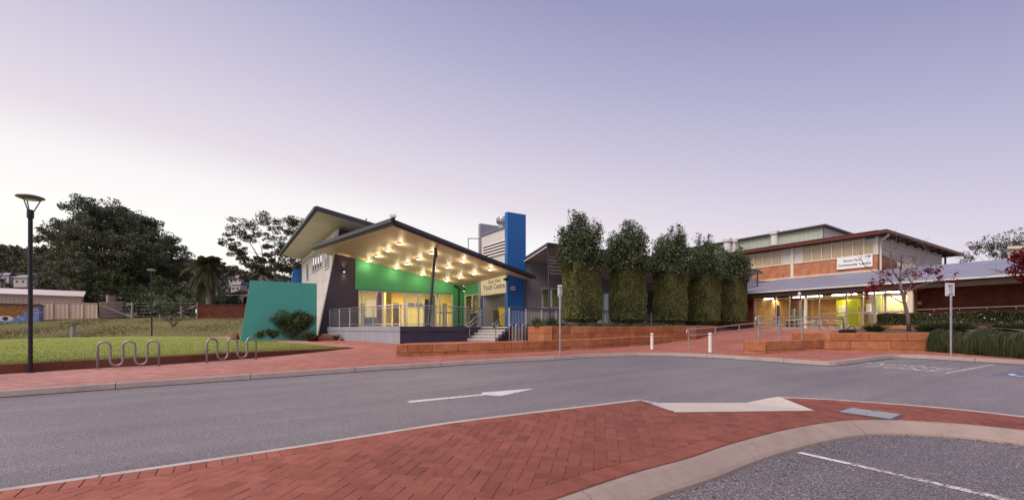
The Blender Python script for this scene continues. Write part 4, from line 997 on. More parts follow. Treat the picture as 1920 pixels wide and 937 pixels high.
# verandah roof rises towards the viewer
ov, rise = 2.3, .52
a0, a1, b0, b1 = WQ.P(-.05,hq,0), WQ.P(ql,hq,0), WQ.P(-.05,hq+rise,ov), WQ.P(ql-.2,hq+rise,ov)
bk0, bk1 = WQ.P(-.05,hq-1.1,-5), WQ.P(ql,hq-1.1,-5)
MB().prism([a0+Vector((0,0,.02)), a1+Vector((0,0,.02)), b1+Vector((0,0,.02)), b0+Vector((0,0,.02))], (0,0,.03)).build('verandah_soffit', MAT['tan'], gw)
o1 = V3(-u*.08+WQ.n*.08, .06)
MB().prism([bk0+Vector((0,0,.05)), bk1+Vector((0,0,.05)), b1+Vector((0,0,.053)), b0+o1], (0,0,.2)).build('roof', MAT['fascia'], gw)
MB().prism([b0+V3(-u*.07+WQ.n*.0,-.02), b0+V3(-u*.07+WQ.n*-.05,-.02), a0+V3(-u*.07,-.03), a0+V3(-u*.07,.03), b0+V3(-u*.07,.05)], V3(u*-.03,0)).build('verge_trim', MAT['frame'], gw)
# leaning posts and sun screen slats
np_ = 7
for k in range(np_):
    t = .0+k*(ql-.5)/(np_-1); tp = WQ.P(t, hq+rise, ov-.06); bt = WQ.P(t+.45, Zd, ov-.45); MB().tube([bt, tp], .05, 8).build('post', MAT['slate'], gw)
for k in range(np_-1):
    ta, tb = .12+k*(ql-.5)/(np_-1), -.0+(k+1)*(ql-.5)/(np_-1)
    for j in range(6):
        z = EYE+4.02-j*.185; dd = .06*(1-(z-Zd)/3)+.0
        MB().prism([WQ.P(ta+.1,z,ov-.2), WQ.P(tb+.05,z,ov-.2), WQ.P(tb+.05,z+.085,ov-.16), WQ.P(ta+.1,z+.085,ov-.16)], V3(-WQ.n*.025,0)).build('slat', MAT['frame'], gw)
# ================================================================== COMMUNITY CENTRE
g1p = D(1412, 551, 33.3).xy; ku = u                                     # gutter line runs towards the viewer
MAT['alu'] = paint('grey_aluminium', (.34,.32,.31), .4, .06, 2, 0, .3); MAT['eaves'] = paint('dark_brown_eaves', (.045,.028,.022), .6, .15, 1.5); MAT['cupboard'] = paint('cream_cupboard', (.34,.28,.16), .6, .05)
cc_ = thing('community_centre', 'brick community centre with lit glazed entrance under a long blue grey roof', 'building', V3(g1p, EZ))
WGt = Wall(g1p, -v)                                                     # gutter plane, t grows to the right / nearer
if WGt.n.dot(-u) < 0: WGt.n = -WGt.n
gz = EYE+2.55; rz1 = EYE+4.5; Dp = 10.6
tEnd = 22.0
WS = WGt.shift(-.6)                                                     # glazed front
WU = WGt.shift(-Dp)                                                     # upper hall wall
# long verandah roof
MB().prism([WGt.P(-3.5,gz+.10,.12), WGt.P(tEnd,gz+.10,.12), WGt.P(tEnd,rz1,-Dp-.0), WGt.P(-3.5,rz1-.0,-Dp)], (0,0,.09)).build('verandah_roof', MAT['roofblue'], cc_)
MB().wb(WGt, -3.5, tEnd, gz+.03, gz+.13, .125, .22).build('gutter', MAT['frame'], cc_)
MB().wb(WGt, -3.5, tEnd, gz-.30, gz+.06, .0, .10).build('eaves_beam', MAT['eaves'], cc_)
MB().wb(WGt, -3.4, tEnd, gz-.22, gz-.18, -3.0, -.01).build('eaves_soffit', MAT['cream'], cc_)
# hip end of the roof to the right falls away: gable wall closing the far end
tG0, tG1 = WS.t(1413), WS.t(1698)
zf_ = EZ; zc_ = gz-.2
frm = MB(); px_m = [1415,1455,1480,1501,1536,1587,1618,1640,1660,1697]
for px in px_m:
    t = WS.t(px); frm.wb(WS, t-.032, t+.032, zf_, zc_, -.06, .06)
zt1 = zf_+2.05; 
frm.wb(WS, tG0, tG1, zt1, zt1+.06, -.05, .05).wb(WS, tG0, tG1, zf_, zf_+.10, -.05, .05)
frm.wb(WS, WS.t(1536), tG1, zf_+.94, zf_+1.02, -.045, .045)
ef = frm.build('entrance_frame', MAT['alu'], cc_)
for a, b in zip(px_m, px_m[1:]):
    ta, tb = WS.t(a)+.055, WS.t(b)-.055
    MB().wb(WS, ta, tb, zf_+.12, zt1, -.006, .006).build('pane', MAT['glass'], ef); MB().wb(WS, ta, tb, zt1+.10, zc_-.01, -.006, .006).build('pane', MAT['glass'], ef)
for px in (1612, 1623):
    t = WS.t(px); MB().wb(WS, t-.02, t+.02, zf_+1.05, zf_+1.35, .08, .12).build('door_handle', MAT['black'], ef)
pc = WS.t(1510); MB().wb(WGt, WGt.t(1509)-.07, WGt.t(1509)+.07, EZ, gz-.25, -.2, -.06).build('verandah_post', MAT['frame'], cc_)
MB().wb(WGt, WGt.t(1705)-.10, WGt.t(1705)+.14, EZ-.3, gz-.25, -.24, -.02).build('verandah_post', MAT['cream'], cc_)
# foyer behind the glass
fy = MB().wb(WS, tG0-1.5, tG1+1.5, zf_-.1, zc_+.4, -6.7, -6.5).build('foyer_brick_wall', MAT['brickIn'], cc_)
MB().wb(WS, tG0-1.5, tG1+1.5, zc_-.02, zc_+.1, -6.5, -.08).build('foyer_ceiling', MAT['cream'], cc_)
MB().wb(WS, tG0-1.5, tG1+1.5, zf_-.12, zf_+.002, -6.5, .3).build('foyer_floor', MAT['tan'], cc_)
for q_ in (tG0-.25, tG1+.06): MB().wb(WS, q_, q_+.2, zf_-.1, zc_+.0, -6.7, -.1).build('foyer_end_wall', MAT['brickIn'], cc_)
MB().wb(WS, tG0-4.0, tG0-.04, zf_-.3, zc_+.2, -.09, .03).build('entrance_side_wall', MAT['brickD'], cc_)
def fin_(px0, px1, z0, z1, o, th, name, m):
    w2 = WS.shift(-o); return MB().wb(w2, w2.t(px0), w2.t(px1), zf_+z0, zf_+z1, -th, 0).build(name, m, fy)
fin_(1411,1419,.0,2.4,1.2,.1,'green_panel',MAT['lime']); fin_(1426,1434,0,1.75,6.3,.06,'inner_door',MAT['darkframe'])
fin_(1424,1436,0,1.85,6.4,.04,'door_frame',MAT['cream']); fin_(1478,1498,0,2.3,3.0,.2,'brown_partition',MAT['tile']); fin_(1484,1490,0,1.5,2.9,.08,'grey_door',MAT['grey_wall'])
fin_(1494,1507,.3,1.3,2.2,.15,'notice_board',MAT['pale_board'] if 'pale_board' in MAT else MAT['palegrey']); fin_(1516,1535,.05,.55,1.2,.4,'display_case',MAT['cream'])
fin_(1568,1587,0,2.0,3.0,.08,'green_door',MAT['lime']); fin_(1589,1612,0,2.0,2.6,.08,'green_door',MAT['lime']); fin_(1594,1609,.2,1.85,2.5,.05,'door_leaf',MAT['lime'])
fin_(1572,1585,.9,1.6,2.9,.04,'poster',MAT['cream']); fin_(1620,1640,0,.95,1.8,.5,'reception_counter',MAT['brickIn']); fin_(1618,1641,.95,1.03,1.75,.6,'counter_top',MAT['sign'])
fin_(1642,1652,.0,2.2,2.2,.1,'green_panel',MAT['lime']); fin_(1655,1700,.0,2.1,3.2,.1,'cupboard',MAT['cupboard']); fin_(1624,1632,1.03,1.6,2.0,.15,'screen',MAT['sign'])
fin_(1455,1459,.3,1.7,.6,.25,'brochure_stand',MAT['black']); fin_(1474,1486,.1,.5,.9,.3,'bench',MAT['darkframe']); fin_(1405,1416,0,.5,.8,.3,'bench',MAT['darkframe'])
for px, ln in ((1434,1.2),(1502,1.0),(1522,1.3),(1583,1.4),(1658,1.6),(1675,1.2)):
    w2 = WS.shift(-1.6); t = w2.t(px); tb_ = MB().wb(w2, t-ln/2, t+ln/2, zc_-.12, zc_-.04, -.08, .08).build('ceiling_tube', MAT['tube_light'], fy)
    L = bpy.data.lights.new('foyer_glow', 'AREA'); L.shape = 'RECTANGLE'; L.size = ln; L.size_y = .3; L.energy = 90; L.color = (1,.80,.46)
    lo = bpy.data.objects.new('foyer_glow', L); C.objects.link(lo); lo.location = w2.P(t, zc_-.14, -1.4)-Vector(cc_.location); lo.parent = cc_
# dark brick wall to the right with its slatted handrail
WB = WGt.shift(-1.6); tb0 = WB.t(1703)
MB().wb(WB, tb0, tEnd, EZ-.4, gz+.2, -.3, 0).build('brick_wall', MAT['brickD'], cc_)
MB().wb(WB, WB.t(1708), WB.t(1727.5), WB.z(1718,571), WB.z(1718,565), .0, .02).build('wall_sign', MAT['signback'], cc_)
MB().lathe(WGt.P(WGt.t(1501),gz-.32,.15), [(.03,.24),(.07,.2),(.11,.1),(.09,.0)], 12).build('eaves_lamp', MAT['frame'], cc_)
# upper hall
tc0, tc1 = WU.t(1398), WU.t(1645); zs0, zs1, zt0 = EYE+4.52, EYE+5.84, EYE+7.27
MB().wb(WU, tc0, tc1, gz, zs1, -.3, 0).build('upper_brick_wall', MAT['brickR'], cc_)
MB().wb(WU, tc0-.05, tc1+.02, zs0-.02, zs0+.14, .003, .08).build('flashing_strip', MAT['cream'], cc_)
MB().wb(WU, tc0, tc1, zs1, zs1+.09, -.3, .06).build('window_sill', MAT['cream'], cc_)
MB().wb(WU, tc0, tc1, zt0, zt0+.5, -.3, 0).build('upper_wall_head', MAT['tile'], cc_)
wpx = [1404,1416,1432,1448.5,1465,1484]
def hall_windows(ta, tb, n, name):
    for k in range(n):
        a, b = ta+(tb-ta)*k/n, ta+(tb-ta)*(k+1)/n
        g0 = MB().wb(WU, a+.04, b-.04, zs1+.09, zt0, -.12, -.06).build('window', MAT['white_clad'] if (name == 'L' and k == n-1) or (name == 'R' and k == 0) else MAT['blind'], cc_)
        MB().wb(WU, a-.04, a+.04, zs1+.09, zt0, -.16, .03).build('mullion', MAT['cream'], g0)
tp = WU.t(1486); hall_windows(tc0, tp-.08, 5, 'L'); hall_windows(tp+.08, tc1-.12, 8, 'R')
MB().wb(WU, tp-.12, tp+.12, gz, zt0, .0, .12).build('pilaster', MAT['cream'], cc_); MB().wb(WU, tc1-.10, tc1+.05, zs1, zt0, -.2, .05).build('corner_post', MAT['cream'], cc_); MB().wb(WU, tc0-.06, tc0+.06, gz, zs1, -.3, .04).build('corner_post', MAT['cream'], cc_)
# side wall of the hall, pale boards with a brick foot
WV = Wall(WU.P(tc1,0,-.05).xy, u); lv_ = WV.t(1766)
MB().wb(WV, 0, lv_, EYE+5.1, zt0+.45, -.3, 0).build('side_wall', MAT['white_clad'], cc_)
for k in range(7): MB().wb(WV, .01, lv_, EYE+5.35+k*.32, EYE+5.37+k*.32, .0, .02).build('board', MAT['tan'], cc_)
MB().prism([WV.P(.02,EYE+4.3,.012), WV.P(9.5,EYE+4.3,.012), WV.P(9.5,EYE+5.12,.012), WV.P(.02,EYE+6.0,.012)], V3(-WV.n*.3,0)).build('side_brick_foot', MAT['brickU'], cc_)
# pale picket screen on the roof in front of the side wall
WP = WV.shift(1.1); sc1 = MB(); z0 = EYE+4.25
sc1.wb(WP, .3, lv_+2, z0+.86, z0+.95, 0, .04).wb(WP, .3, lv_+2, z0+.1, z0+.16, 0, .04); scr = sc1.build('roof_screen', MAT['cream'], cc_)
mb = MB()
for k in range(int((lv_+1.6)/.16)): mb.wb(WP, .35+k*.16, .44+k*.16, z0, z0+.9, .042, .06)
mb.build('picket_infill', MAT['cream'], scr, kind='stuff')
# hall roof, rust red edge
Q = WU.P(tc1,0,0).xy+WU.n*.85-v*.9*1.0
fz = EYE+7.50
hr = [Q, Q+v*13.5, Q+v*13.5+u*19, Q+u*19]
hz = [fz, fz, fz-.15, fz-.15]
roof = MB().prism([V3(p, z-.16) for p, z in zip(hr, hz)], (0,0,.20)).build('hall_roof', MAT['rust'], cc_)
MB().prism([V3(p+(-u if i in (0,1) else u)*.06, z+.042) for i, (p, z) in enumerate(zip(hr, hz))], (0,0,.03)).build('roof_sheet', MAT['tile'], roof)
for k in range(9):
    a = Q+u*(.8+k*2.0)+v*.1; MB().box(V3(a, fz-.34-.016*k), V3(u*.10,0), V3(v*1.6,0), (0,0,.17)).build('rafter', MAT['fascia'], roof)
MB().tube([V3(Q+u*.7+v*.15, fz-.12), V3(Q+u*.62+v*.15, fz-.32), V3(WV.P(.25,0,.12).xy, fz-.62), V3(WV.P(.22,0,.12).xy, fz-.8), V3(WV.P(.22,0,.12).xy, EYE+4.4)], .075, 8).build('downpipe', MAT['cream'], cc_)
MB().tube([WV.P(lv_+.6,EYE+5.0,.1), WV.P(lv_+.6,fz-.25,.1)], .08, 8).build('downpipe', MAT['fascia'], cc_)
# higher green clad hall behind
WH = WU.shift(-8.0); th1 = WH.t(1543); hz1 = EYE+10.35
MB().wb(WH, th1-20, th1, EYE+6.5, hz1, -.3, 0).build('clerestory_wall', MAT['greenclad'], cc_)
mb = MB()
for k in range(44): mb.wb(WH, th1-19.8+k*.45, th1-19.74+k*.45, EYE+6.5, hz1-.02, .0, .03)
mb.build('cladding_rib', MAT['greenclad'], cc_, kind='stuff')
WHs = Wall(WH.P(th1,0,-.02).xy, u); MB().wb(WHs, 0, 13, EYE+6.5, hz1, -.3, 0).build('clerestory_side', MAT['white_clad'], cc_)
h0 = WH.P(th1,0,0).xy+WH.n*.4-v*.4
MB().prism([V3(h0, hz1+.02), V3(h0+v*22, hz1+.02), V3(h0+v*22+u*14, hz1+.02-1.2), V3(h0+u*14, hz1+.02-.5)], (0,0,.16)).build('clerestory_roof', MAT['fascia'], cc_)
def vent(px, py, s_=1.0):
    p = D(px, py, 50); o = MB().lathe(p, [(.42*s_,-1.0),(.42*s_,.1),(.55*s_,.2),(.55*s_,.55),(.35*s_,.7)], 18).build('roof_ventilator', MAT['frame'], cc_)
    MB().lathe(p, [(.57*s_,.18),(.57*s_,.24)], 18).build('band', MAT['steel'], o)
vent(1364,457,.9); vent(1376,458,.75); vent(1452,443,.9); vent(1464,443.5,.75)
# sign on the brick band
sgn = thing('community_centre_sign', 'white sign reading Brown Park Community Centre on the upper brick wall', 'sign', WU.P(WU.t(1604), EYE+5.2, .1))
ta, tb = WU.t(1570.5), WU.t(1637); za, zb = WU.z(1604,502.5), WU.z(1604,479.5)
MB().wb(WU, ta, tb, za, zb, .09, .13).build('panel', MAT['sign'], sgn); hh = zb-za
wall_text(WU, 'Brown Park', .25, (ta+tb)/2-.15, za+hh*.64, .134, MAT['ink'], sgn, False, .006); wall_text(WU, 'Community Centre', .285, (ta+tb)/2, za+hh*.30, .134, MAT['ink'], sgn, False, .008)
me_ = MB().wb(WU, tb-.50, tb-.25, zb-.20, zb-.12, .13, .136).wb(WU, tb-.23, tb-.12, zb-.22, zb-.09, .13, .137).build('logo', MAT['logo'], sgn)
# low rust roof and blank gable between wing and hall
lb = thing('link_building', 'small brick and panel link between grey wing and community centre hall', 'building', WU.P(tc0-1.5, EZ, 0))
WK = Wall(WQ.P(ql+.3,0,-1.2).xy, u)
MB().wb(WK, 0, 6.5, EZ-.4, EYE+2.6, -.3, 0).build('brick_wall', MAT['brickU'], lb); MB().wb(WK, -.3, 6.5, EYE+2.62, EYE+4.6, -.3, .01).build('pale_panel', MAT['white_clad'], lb)
a = WK.P(-3,EYE+5.45,.6); b = WK.P(5.2,EYE+5.15,.6)
MB().prism([a, b, b+V3(-WK.n*3,.3), a+V3(-WK.n*3,.3)], (0,0,.16)).build('roof', MAT['rust'], lb)
# building corner far right
fb = thing('neighbour_building', 'white flat roofed building corner behind the red leafed tree', 'building', Vector((44,38,2)))
MB().box(D(1891,600,38), (14,-2,0), (12,9,0), (0,0,(600-465)/F*38)).build('wall', MAT['white_clad'], fb); MB().box(D(1889,466.5,37.8), (14.4,-2,0), (12.3,9.3,0), (0,0,.22)).build('parapet', MAT['cream'], fb)
# ================================================================== LIMESTONE WALLS
def stone_wall(name, label, pts, zs, courses, thick=.34, blen=.92, side=1, stagger=.45):
    """pts: plan line of the face, zs: base heights, courses: heights bottom to top with setback"""
    r = thing(name, label, 'wall', V3(pts[0], zs[0])); L = [0]
    for a, b in zip(pts, pts[1:]): L.append(L[-1]+(b-a).length)
    def at(x):
        j = max(0, min(len(L)-2, next((i for i in range(len(L)-1) if L[i+1] >= x), len(L)-2))); q = (x-L[j])/max(1e-9, L[j+1]-L[j])
        d = (pts[j+1]-pts[j]).normalized(); return pts[j].lerp(pts[j+1], q), zs[j]+(zs[j+1]-zs[j])*q, d
    zo = 0
    for ci, (h, sb) in enumerate(courses):
        x = 0; first = True
        cuts = [0]; xx = blen*(stagger if ci % 2 else 1)
        while xx < L[-1]-.25: cuts.append(xx); xx += blen*random.uniform(.9,1.08)
        cuts = sorted(set(cuts+[l for l in L[1:-1]]+[L[-1]])); cuts = [c_ for i, c_ in enumerate(cuts) if i == 0 or c_-cuts[i-1] > .18 or c_ in L]
        for a, b in zip(cuts, cuts[1:]):
            if b-a < .05: continue
            g_ = .006; m_ = at((a+b)/2); d = m_[2]; nrm = Vector((-d.y, d.x))*side; pa, za_, _ = at(a+1e-6); pb_, zb_, _ = at(b-1e-6)
            pa = pa+d*g_+nrm*(sb+random.gauss(0,.006)); pb_ = pb_-d*g_+nrm*(sb+random.gauss(0,.006))
            k0, k1 = za_+zo+.004, zb_+zo+.004; th = thick
            mb = MB(); mb.v = [V3(pa,k0), V3(pb_,k1), V3(pb_+nrm*th,k1), V3(pa+nrm*th,k0), V3(pa,k0+h-.01), V3(pb_,k1+h-.01), V3(pb_+nrm*th,k1+h-.01), V3(pa+nrm*th,k0+h-.01)]
            mb.f = [[0,1,2,3],[7,6,5,4],[0,4,5,1],[1,5,6,2],[2,6,7,3],[3,7,4,0]]; mb.build('stone_block', MAT['stone'], r, bevel=.014)
        zo += h
    mb = MB()        # mortar core
    n_ = Vector((0,0))
    for a, b, z0_, z1_ in zip(pts, pts[1:], zs, zs[1:]):
        d = (b-a).normalized(); nrm = Vector((-d.y, d.x))*side; sb = courses[-1][1]+.03
        mb.prism([V3(a+nrm*sb+d*.02, z0_), V3(b+nrm*sb-d*.02, z1_), V3(b+nrm*(sb+thick-.08)-d*.02, z1_), V3(a+nrm*(sb+thick-.08)+d*.02, z0_)], (0,0,zo-.03))
    mb.build('mortar_core', MAT['soil'], r); return r
def zpath(p): return R(p[0], p[1])+.10
L0, L1, L2, L3 = [G(x, y, .118).xy for x, y in ((743,668.5),(960,661),(1119,653),(1205,647))]
L4 = L3+u*2.2+v*.25
zl = [zpath(L0), zpath(L1), zpath(L2), zpath(L3), zpath(L3)+.02]
stone_wall('lower_stone_wall', 'long low orange limestone wall in front of the youth centre stairs', [L0, L1, L2, L3, L4], zl, [(.13,0),(.31,.0)], .42, .88)
nd = (L2-L1).normalized(); nn = Vector((-nd.y, nd.x))
U0 = L1.lerp(L2, .42)+nn*.46; Ub = U0+Vector((-.55,2.6)); nu = Vector((-u.y, u.x))
U1, U2, U3 = L2+nn*.46, L3+nu*.46, L4+nu*.40
U3 = L3+u*4.6+nu*.40; U4 = Vector((14.2,31.2))
zU = 1.51-.64; stone_wall('upper_stone_wall', 'two course orange limestone terrace wall below the clipped trees', [Ub, U0, U1, U2, U3, U4], [zU-.32,zU-.32,zU-.32,zU-.32,zU-.27,zU-.20], [(.32,0),(.32,0),(.32,.012)], .36, 1.0)
# soil of the terrace and green ground cover
terr = [U0+nn*.3, U1+nn*.3, U2+nu*.3, U3+nu*.3, U4+nu*.3, rl1+u*16-v*.15, rl1+u*8-v*.15, rl1-v*.15, topR+wdr*.3+dr*.3, Ub+Vector((.3,0))]
tz = [1.46]*5+[1.49]*5
mid = sum(terr, Vector((0,0)))/len(terr)
mb = MB(); mb.poly([V3(p, z) for p, z in zip(terr, tz)]); mb.build('terrace_soil', MAT['soil'], kind='structure')
# walls to the right of the ramp
R0, R1 = G(1413,662.5,.118).xy, G(1548,656,.118).xy
stone_wall('ramp_stone_wall', 'low orange limestone wall carrying the steel ramp handrail', [R0+Vector((.25,1.2)), R0, R1], [zpath(R0), zpath(R0), zpath(R1)], [(.10,0),(.34,.0)], .40, .78)
R2, R3, R4 = G(1547,656.5,.118).xy, G(1775,658.5,.118).xy, G(2120,686,.118).xy
stone_wall('planter_stone_wall', 'two course orange limestone planter wall below the bare red tree', [R2+Vector((.1,2.2)), R2, R3, R4], [zpath(R2)]*2+[zpath(R3), zpath(R4)], [(.06,0),(.31,0),(.31,.01)], .38, 1.25)
bedp = [R2+Vector((.35,.3)), R3+Vector((.1,.3)), R4+Vector((.2,.3)), R4+Vector((3,6)), Vector((24.5,21)), Vector((21.0,24.3)), Vector((17.2,22.6))]
MB().poly([V3(p, z) for p, z in zip(bedp, [1.27,1.24,1.2,1.45,1.5,1.48,1.42])]).build('planter_soil', MAT['soil'], kind='structure')
h0_, h1_ = D(1652,600,23.0).xy, D(1990,600,18.2).xy
hd = (h1_-h0_).normalized(); hn = Vector((hd.y, -hd.x)); hn = hn if hn.dot(-h0_) > 0 else -hn
stone_wall('hedge_stone_kerb', 'single limestone course below the long dark hedge', [h0_+hn*.75-hd*.6, h1_+hn*.75], [1.28,1.22], [(.30,0)], .3, 1.1, 1)
# ================================================================== STREET FURNITURE
def serp_rack(name, label, p0, p1, hgt, loops=3, m='dullsteel', r=.03):
    """serpentine bicycle rack from ground point p0 to p1"""
    d = (p1-p0); L = d.length; d = d/L; rad = L/(2*(2*loops-1)); path = []; up_ = Vector((0,0,1))
    def q(x, z): return p0+d*x+up_*z
    path.append(q(0, -.02)); x = 0
    for k in range(loops):
        path.append(q(x, hgt-rad))
        for a in range(1, 9): path.append(q(x+rad-rad*math.cos(a*math.pi/8), hgt-rad+rad*math.sin(a*math.pi/8)))
        x += 2*rad
        if k < loops-1:
            lo_ = .07+rad; path.append(q(x, lo_))
            for a in range(1, 9): path.append(q(x+rad-rad*math.cos(a*math.pi/8), lo_-rad*math.sin(a*math.pi/8)))
            x += 2*rad
    path.append(q(x, -.02)); rk = thing(name, label, 'bicycle rack', p0, 'serpentine bicycle racks')
    MB().tube(path, r, 10).build('bent_tube', MAT[m], rk, smooth=True)
    for p in (p0, p1): MB().lathe(p+Vector((0,0,-.004)), [(.075,0),(.075,.010),(r+.004,.012)], 14).build('base_plate', MAT[m], rk)
serp_rack('bike_rack', 'serpentine steel bike rack on the footpath nearer the black lamp post', G(183,691.5,.118), G(298,686,.118), .74)
serp_rack('bike_rack', 'serpentine steel bike rack on the footpath nearer the teal wall', G(388,680,.118), G(480,672.5,.118), .74)
q0_ = D(955,640,19.0); q1_ = D(985,640,19.4); q0_.z = q1_.z = .80
serp_rack('bike_rack', 'pale serpentine bike rack at the foot of the entry stairs', q0_, q1_, .78, 3, 'steel', .024)
def street_lamp(label, base, H, r=.046, hm='lamp_top'):
    l = thing('street_lamp', label, 'street lamp', base, 'disc topped street lamps'); b = Vector(base); k = H/4.57
    MB().lathe(b, [(.10,0),(.10,.02),(r,.03),(r,H*.88),(r*1.5,H*.885),(r*1.5,H*.925),(r*1.1,H*.93)], 16).build('pole', MAT['black'], l)
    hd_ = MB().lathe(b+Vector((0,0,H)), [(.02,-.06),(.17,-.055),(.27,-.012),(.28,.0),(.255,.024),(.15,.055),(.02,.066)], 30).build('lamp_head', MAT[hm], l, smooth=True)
    MB().lathe(b+Vector((0,0,H-.062)), [(.10,0),(.15,.008)], 20).build('diffuser', MAT['frame'], hd_)
    for a in (0.6, 2.7, 4.8):
        e = Vector((math.cos(a), math.sin(a), 0)); MB().tube([b+e*.05+Vector((0,0,H*.915)), b+e*.19+Vector((0,0,H-.045))], .014, 6).build('arm', MAT['lamp_top'], l)
street_lamp('tall black disc topped street lamp beside the footpath in the left foreground', G(57,698,.118), 4.50)
p = D(284.5,630.5,31.6); street_lamp('distant black disc topped street lamp at the back of the lawn', p, 4.62, .045, 'palegrey')  # same lamp model; paler head colour paints in the sky's reflection
def sign_post(label, base, H, pw, ph):
    s_ = thing('parking_sign', label, 'sign', base, 'parking signs seen from behind'); b = Vector(base)
    MB().tube([b-Vector((0,0,.02)), b+Vector((0,0,H-.04))], .03, 10).build('post', MAT['steel'], s_)
    o = MB().box(b+Vector((-pw/2,.034,H-ph)), (pw,0,0), (0,.004,0), (0,0,ph)).build('panel', MAT['signback'], s_); 
    for z in (.06, ph-.06): MB().box(b+Vector((-.06,-.036,H-z-.015)), (.12,0,0), (0,.07,0), (0,0,.03)).build('bracket', MAT['steel'], o)
sign_post('small blank backed parking sign on post in front of the first clipped tree', G(1050,667,.118), 2.43, .15, .40)
sign_post('square blank backed parking sign on post in front of the draping grass', G(1783,667,.118), 2.30, .30, .40)
for lb_, px, py, hb in (('slim cream bollard at the foot of the limestone wall', 1222.5, 654.5, .66), ('slim cream bollard beside the looped ramp handrail', 1331.5, 659.5, .71)):
    p = G(px, py, .118); b = thing('bollard', lb_, 'bollard', p, 'slim bollards at the ramp'); MB().lathe(p, [(.062,-.02),(.062,hb-.09),(.058,hb-.085),(.058,hb-.07),(.062,hb-.065),(.062,hb-.015),(.045,hb)], 16).build('shaft', MAT['bollard'], b, smooth=False); MB().lathe(p+Vector((0,0,hb-.088)), [(.0635,0),(.0635,.018)], 16).build('band', MAT['dullsteel'], b)
def ramp_rail(name, label, bases, hs, m='steel', loop=True, endloop=False):
    r = thing(name, label, 'handrail', bases[0]); tops = [b+Vector((0,0,h)) for b, h in zip(bases, hs)]
    d0 = (tops[0]-tops[1]).normalized(); lp = []
    if loop:
        for a in range(0, 9):
            an = -math.pi/2+a*math.pi/8; lp.append(tops[0]+d0*.16*math.cos(an)+Vector((0,0,-.13+.13*math.sin(an))))
    endp = []
    if endloop:
        d1 = (tops[-1]-tops[-2]).normalized(); endp = [tops[-1]+d1*.18, tops[-1]+d1*.24+Vector((0,0,-.06)), tops[-1]+d1*.24+Vector((0,0,-.4))]
    MB().tube(lp+tops+endp, .024, 8).build('upper_rail', MAT[m], r, smooth=True); MB().tube([t-Vector((0,0,.26)) for t in tops], .024, 8).build('lower_rail', MAT[m], r, smooth=True)
    for b, t in zip(bases, tops):
        MB().tube([b-Vector((0,0,.03)), t], .025, 8).build('post', MAT[m], r); MB().lathe(t-Vector((0,0,.30)), [(.032,0),(.036,.04),(.032,.08)], 10).build('collar', MAT[m], r)
    return r
ramp_rail('ramp_handrail', 'looped steel handrail climbing the left side of the red ramp', [G(1291,655.5,.12), G(1341,649.5,.12), D(1386,642.5,22), D(1426,636,24), D(1464,631,26.3), D(1497,626,28.6), D(1530,620,30.5)], [.82,.84,.88,.9,.92,.92,.92])
zr = zpath(R0)+.44
rb_ = [R0+Vector((.28,.2)), R0.lerp(R1,.36)+Vector((.05,.2)), R0.lerp(R1,.68)+Vector((.05,.2)), R1+Vector((-.05,.22)), R1+(R1-R0)*.26+Vector((.1,.3))]
ramp_rail('wall_handrail', 'looped steel handrail standing on the low limestone wall', [V3(p, zr) for p in rb_], [.89,.88,.87,.86,.85], 'steel', True, True)
bk_ = [WB.P(WB.t(1704),WB.z(1704,581)-.0,.12), WB.P(WB.t(1990),WB.z(1990,571),.12)]
wh = thing('wall_handrail', 'pale handrail along the dark brick wall above the hedge', 'handrail', bk_[0]); MB().tube(bk_, .03, 8).build('rail', MAT['frame'], wh)
for k in range(6):
    p = bk_[0].lerp(bk_[1], (k+.1)/5.5); MB().tube([p, p+V3(-WB.n*.06,-.12), p+V3(-WB.n*.13,-.12)], .02, 6).build('bracket', MAT['frame'], wh)
# outdoor table rails by the entrance
et = thing('entrance_bench_rail', 'low steel hoop rails outside the glazed entrance doors', 'bench', D(1552,612,25))
for k in range(3):
    a, b = D(1536+k*16,613,25.5-k*.3), D(1552+k*16,613,25.1-k*.3); a.z = b.z = EZ-.02
    MB().tube([a, a+Vector((0,0,.42)), a.lerp(b,.12)+Vector((0,0,.48)), a.lerp(b,.88)+Vector((0,0,.48)), b+Vector((0,0,.42)), b], .022, 8).build('hoop', MAT['steel'], et, smooth=True)
# black bag left on the wall
bp = D(1589,621.5,17.4); bp.z = zpath(R2)+.68; bgp = thing('shoulder_bag', 'black shoulder bag lying on the limestone planter wall', 'bag', bp)
mb = MB(); n = 18
for i in range(7):
    f = i/6; w_ = .30*math.sin(math.pi*(.12+.76*f))**.5; h_ = .15*math.sin(math.pi*(.15+.7*f))**.7
    for j in range(n):
        a = 6.283*j/n; mb.v.append(bp+Vector(((f-.5)*.62, .13*math.cos(a)*(w_/.3), max(0, h_*.5+h_*.5*math.sin(a)+.008*math.sin(5*a+i)))))
for i in range(6):
    for j in range(n): mb.f.append([i*n+j, i*n+(j+1)%n, (i+1)*n+(j+1)%n, (i+1)*n+j])
mb.f += [list(range(n)), list(range(7*n-1, 6*n-1, -1))]; mb.build('body', MAT['bag'], bgp, smooth=True)
MB().tube([bp+Vector((-.05,0,.12)), bp+Vector((.08,0,.22)), bp+Vector((.22,.02,.25)), bp+Vector((.30,.02,.18)), bp+Vector((.27,.01,.08))], .016, 6).build('strap', MAT['bag'], bgp, smooth=True)
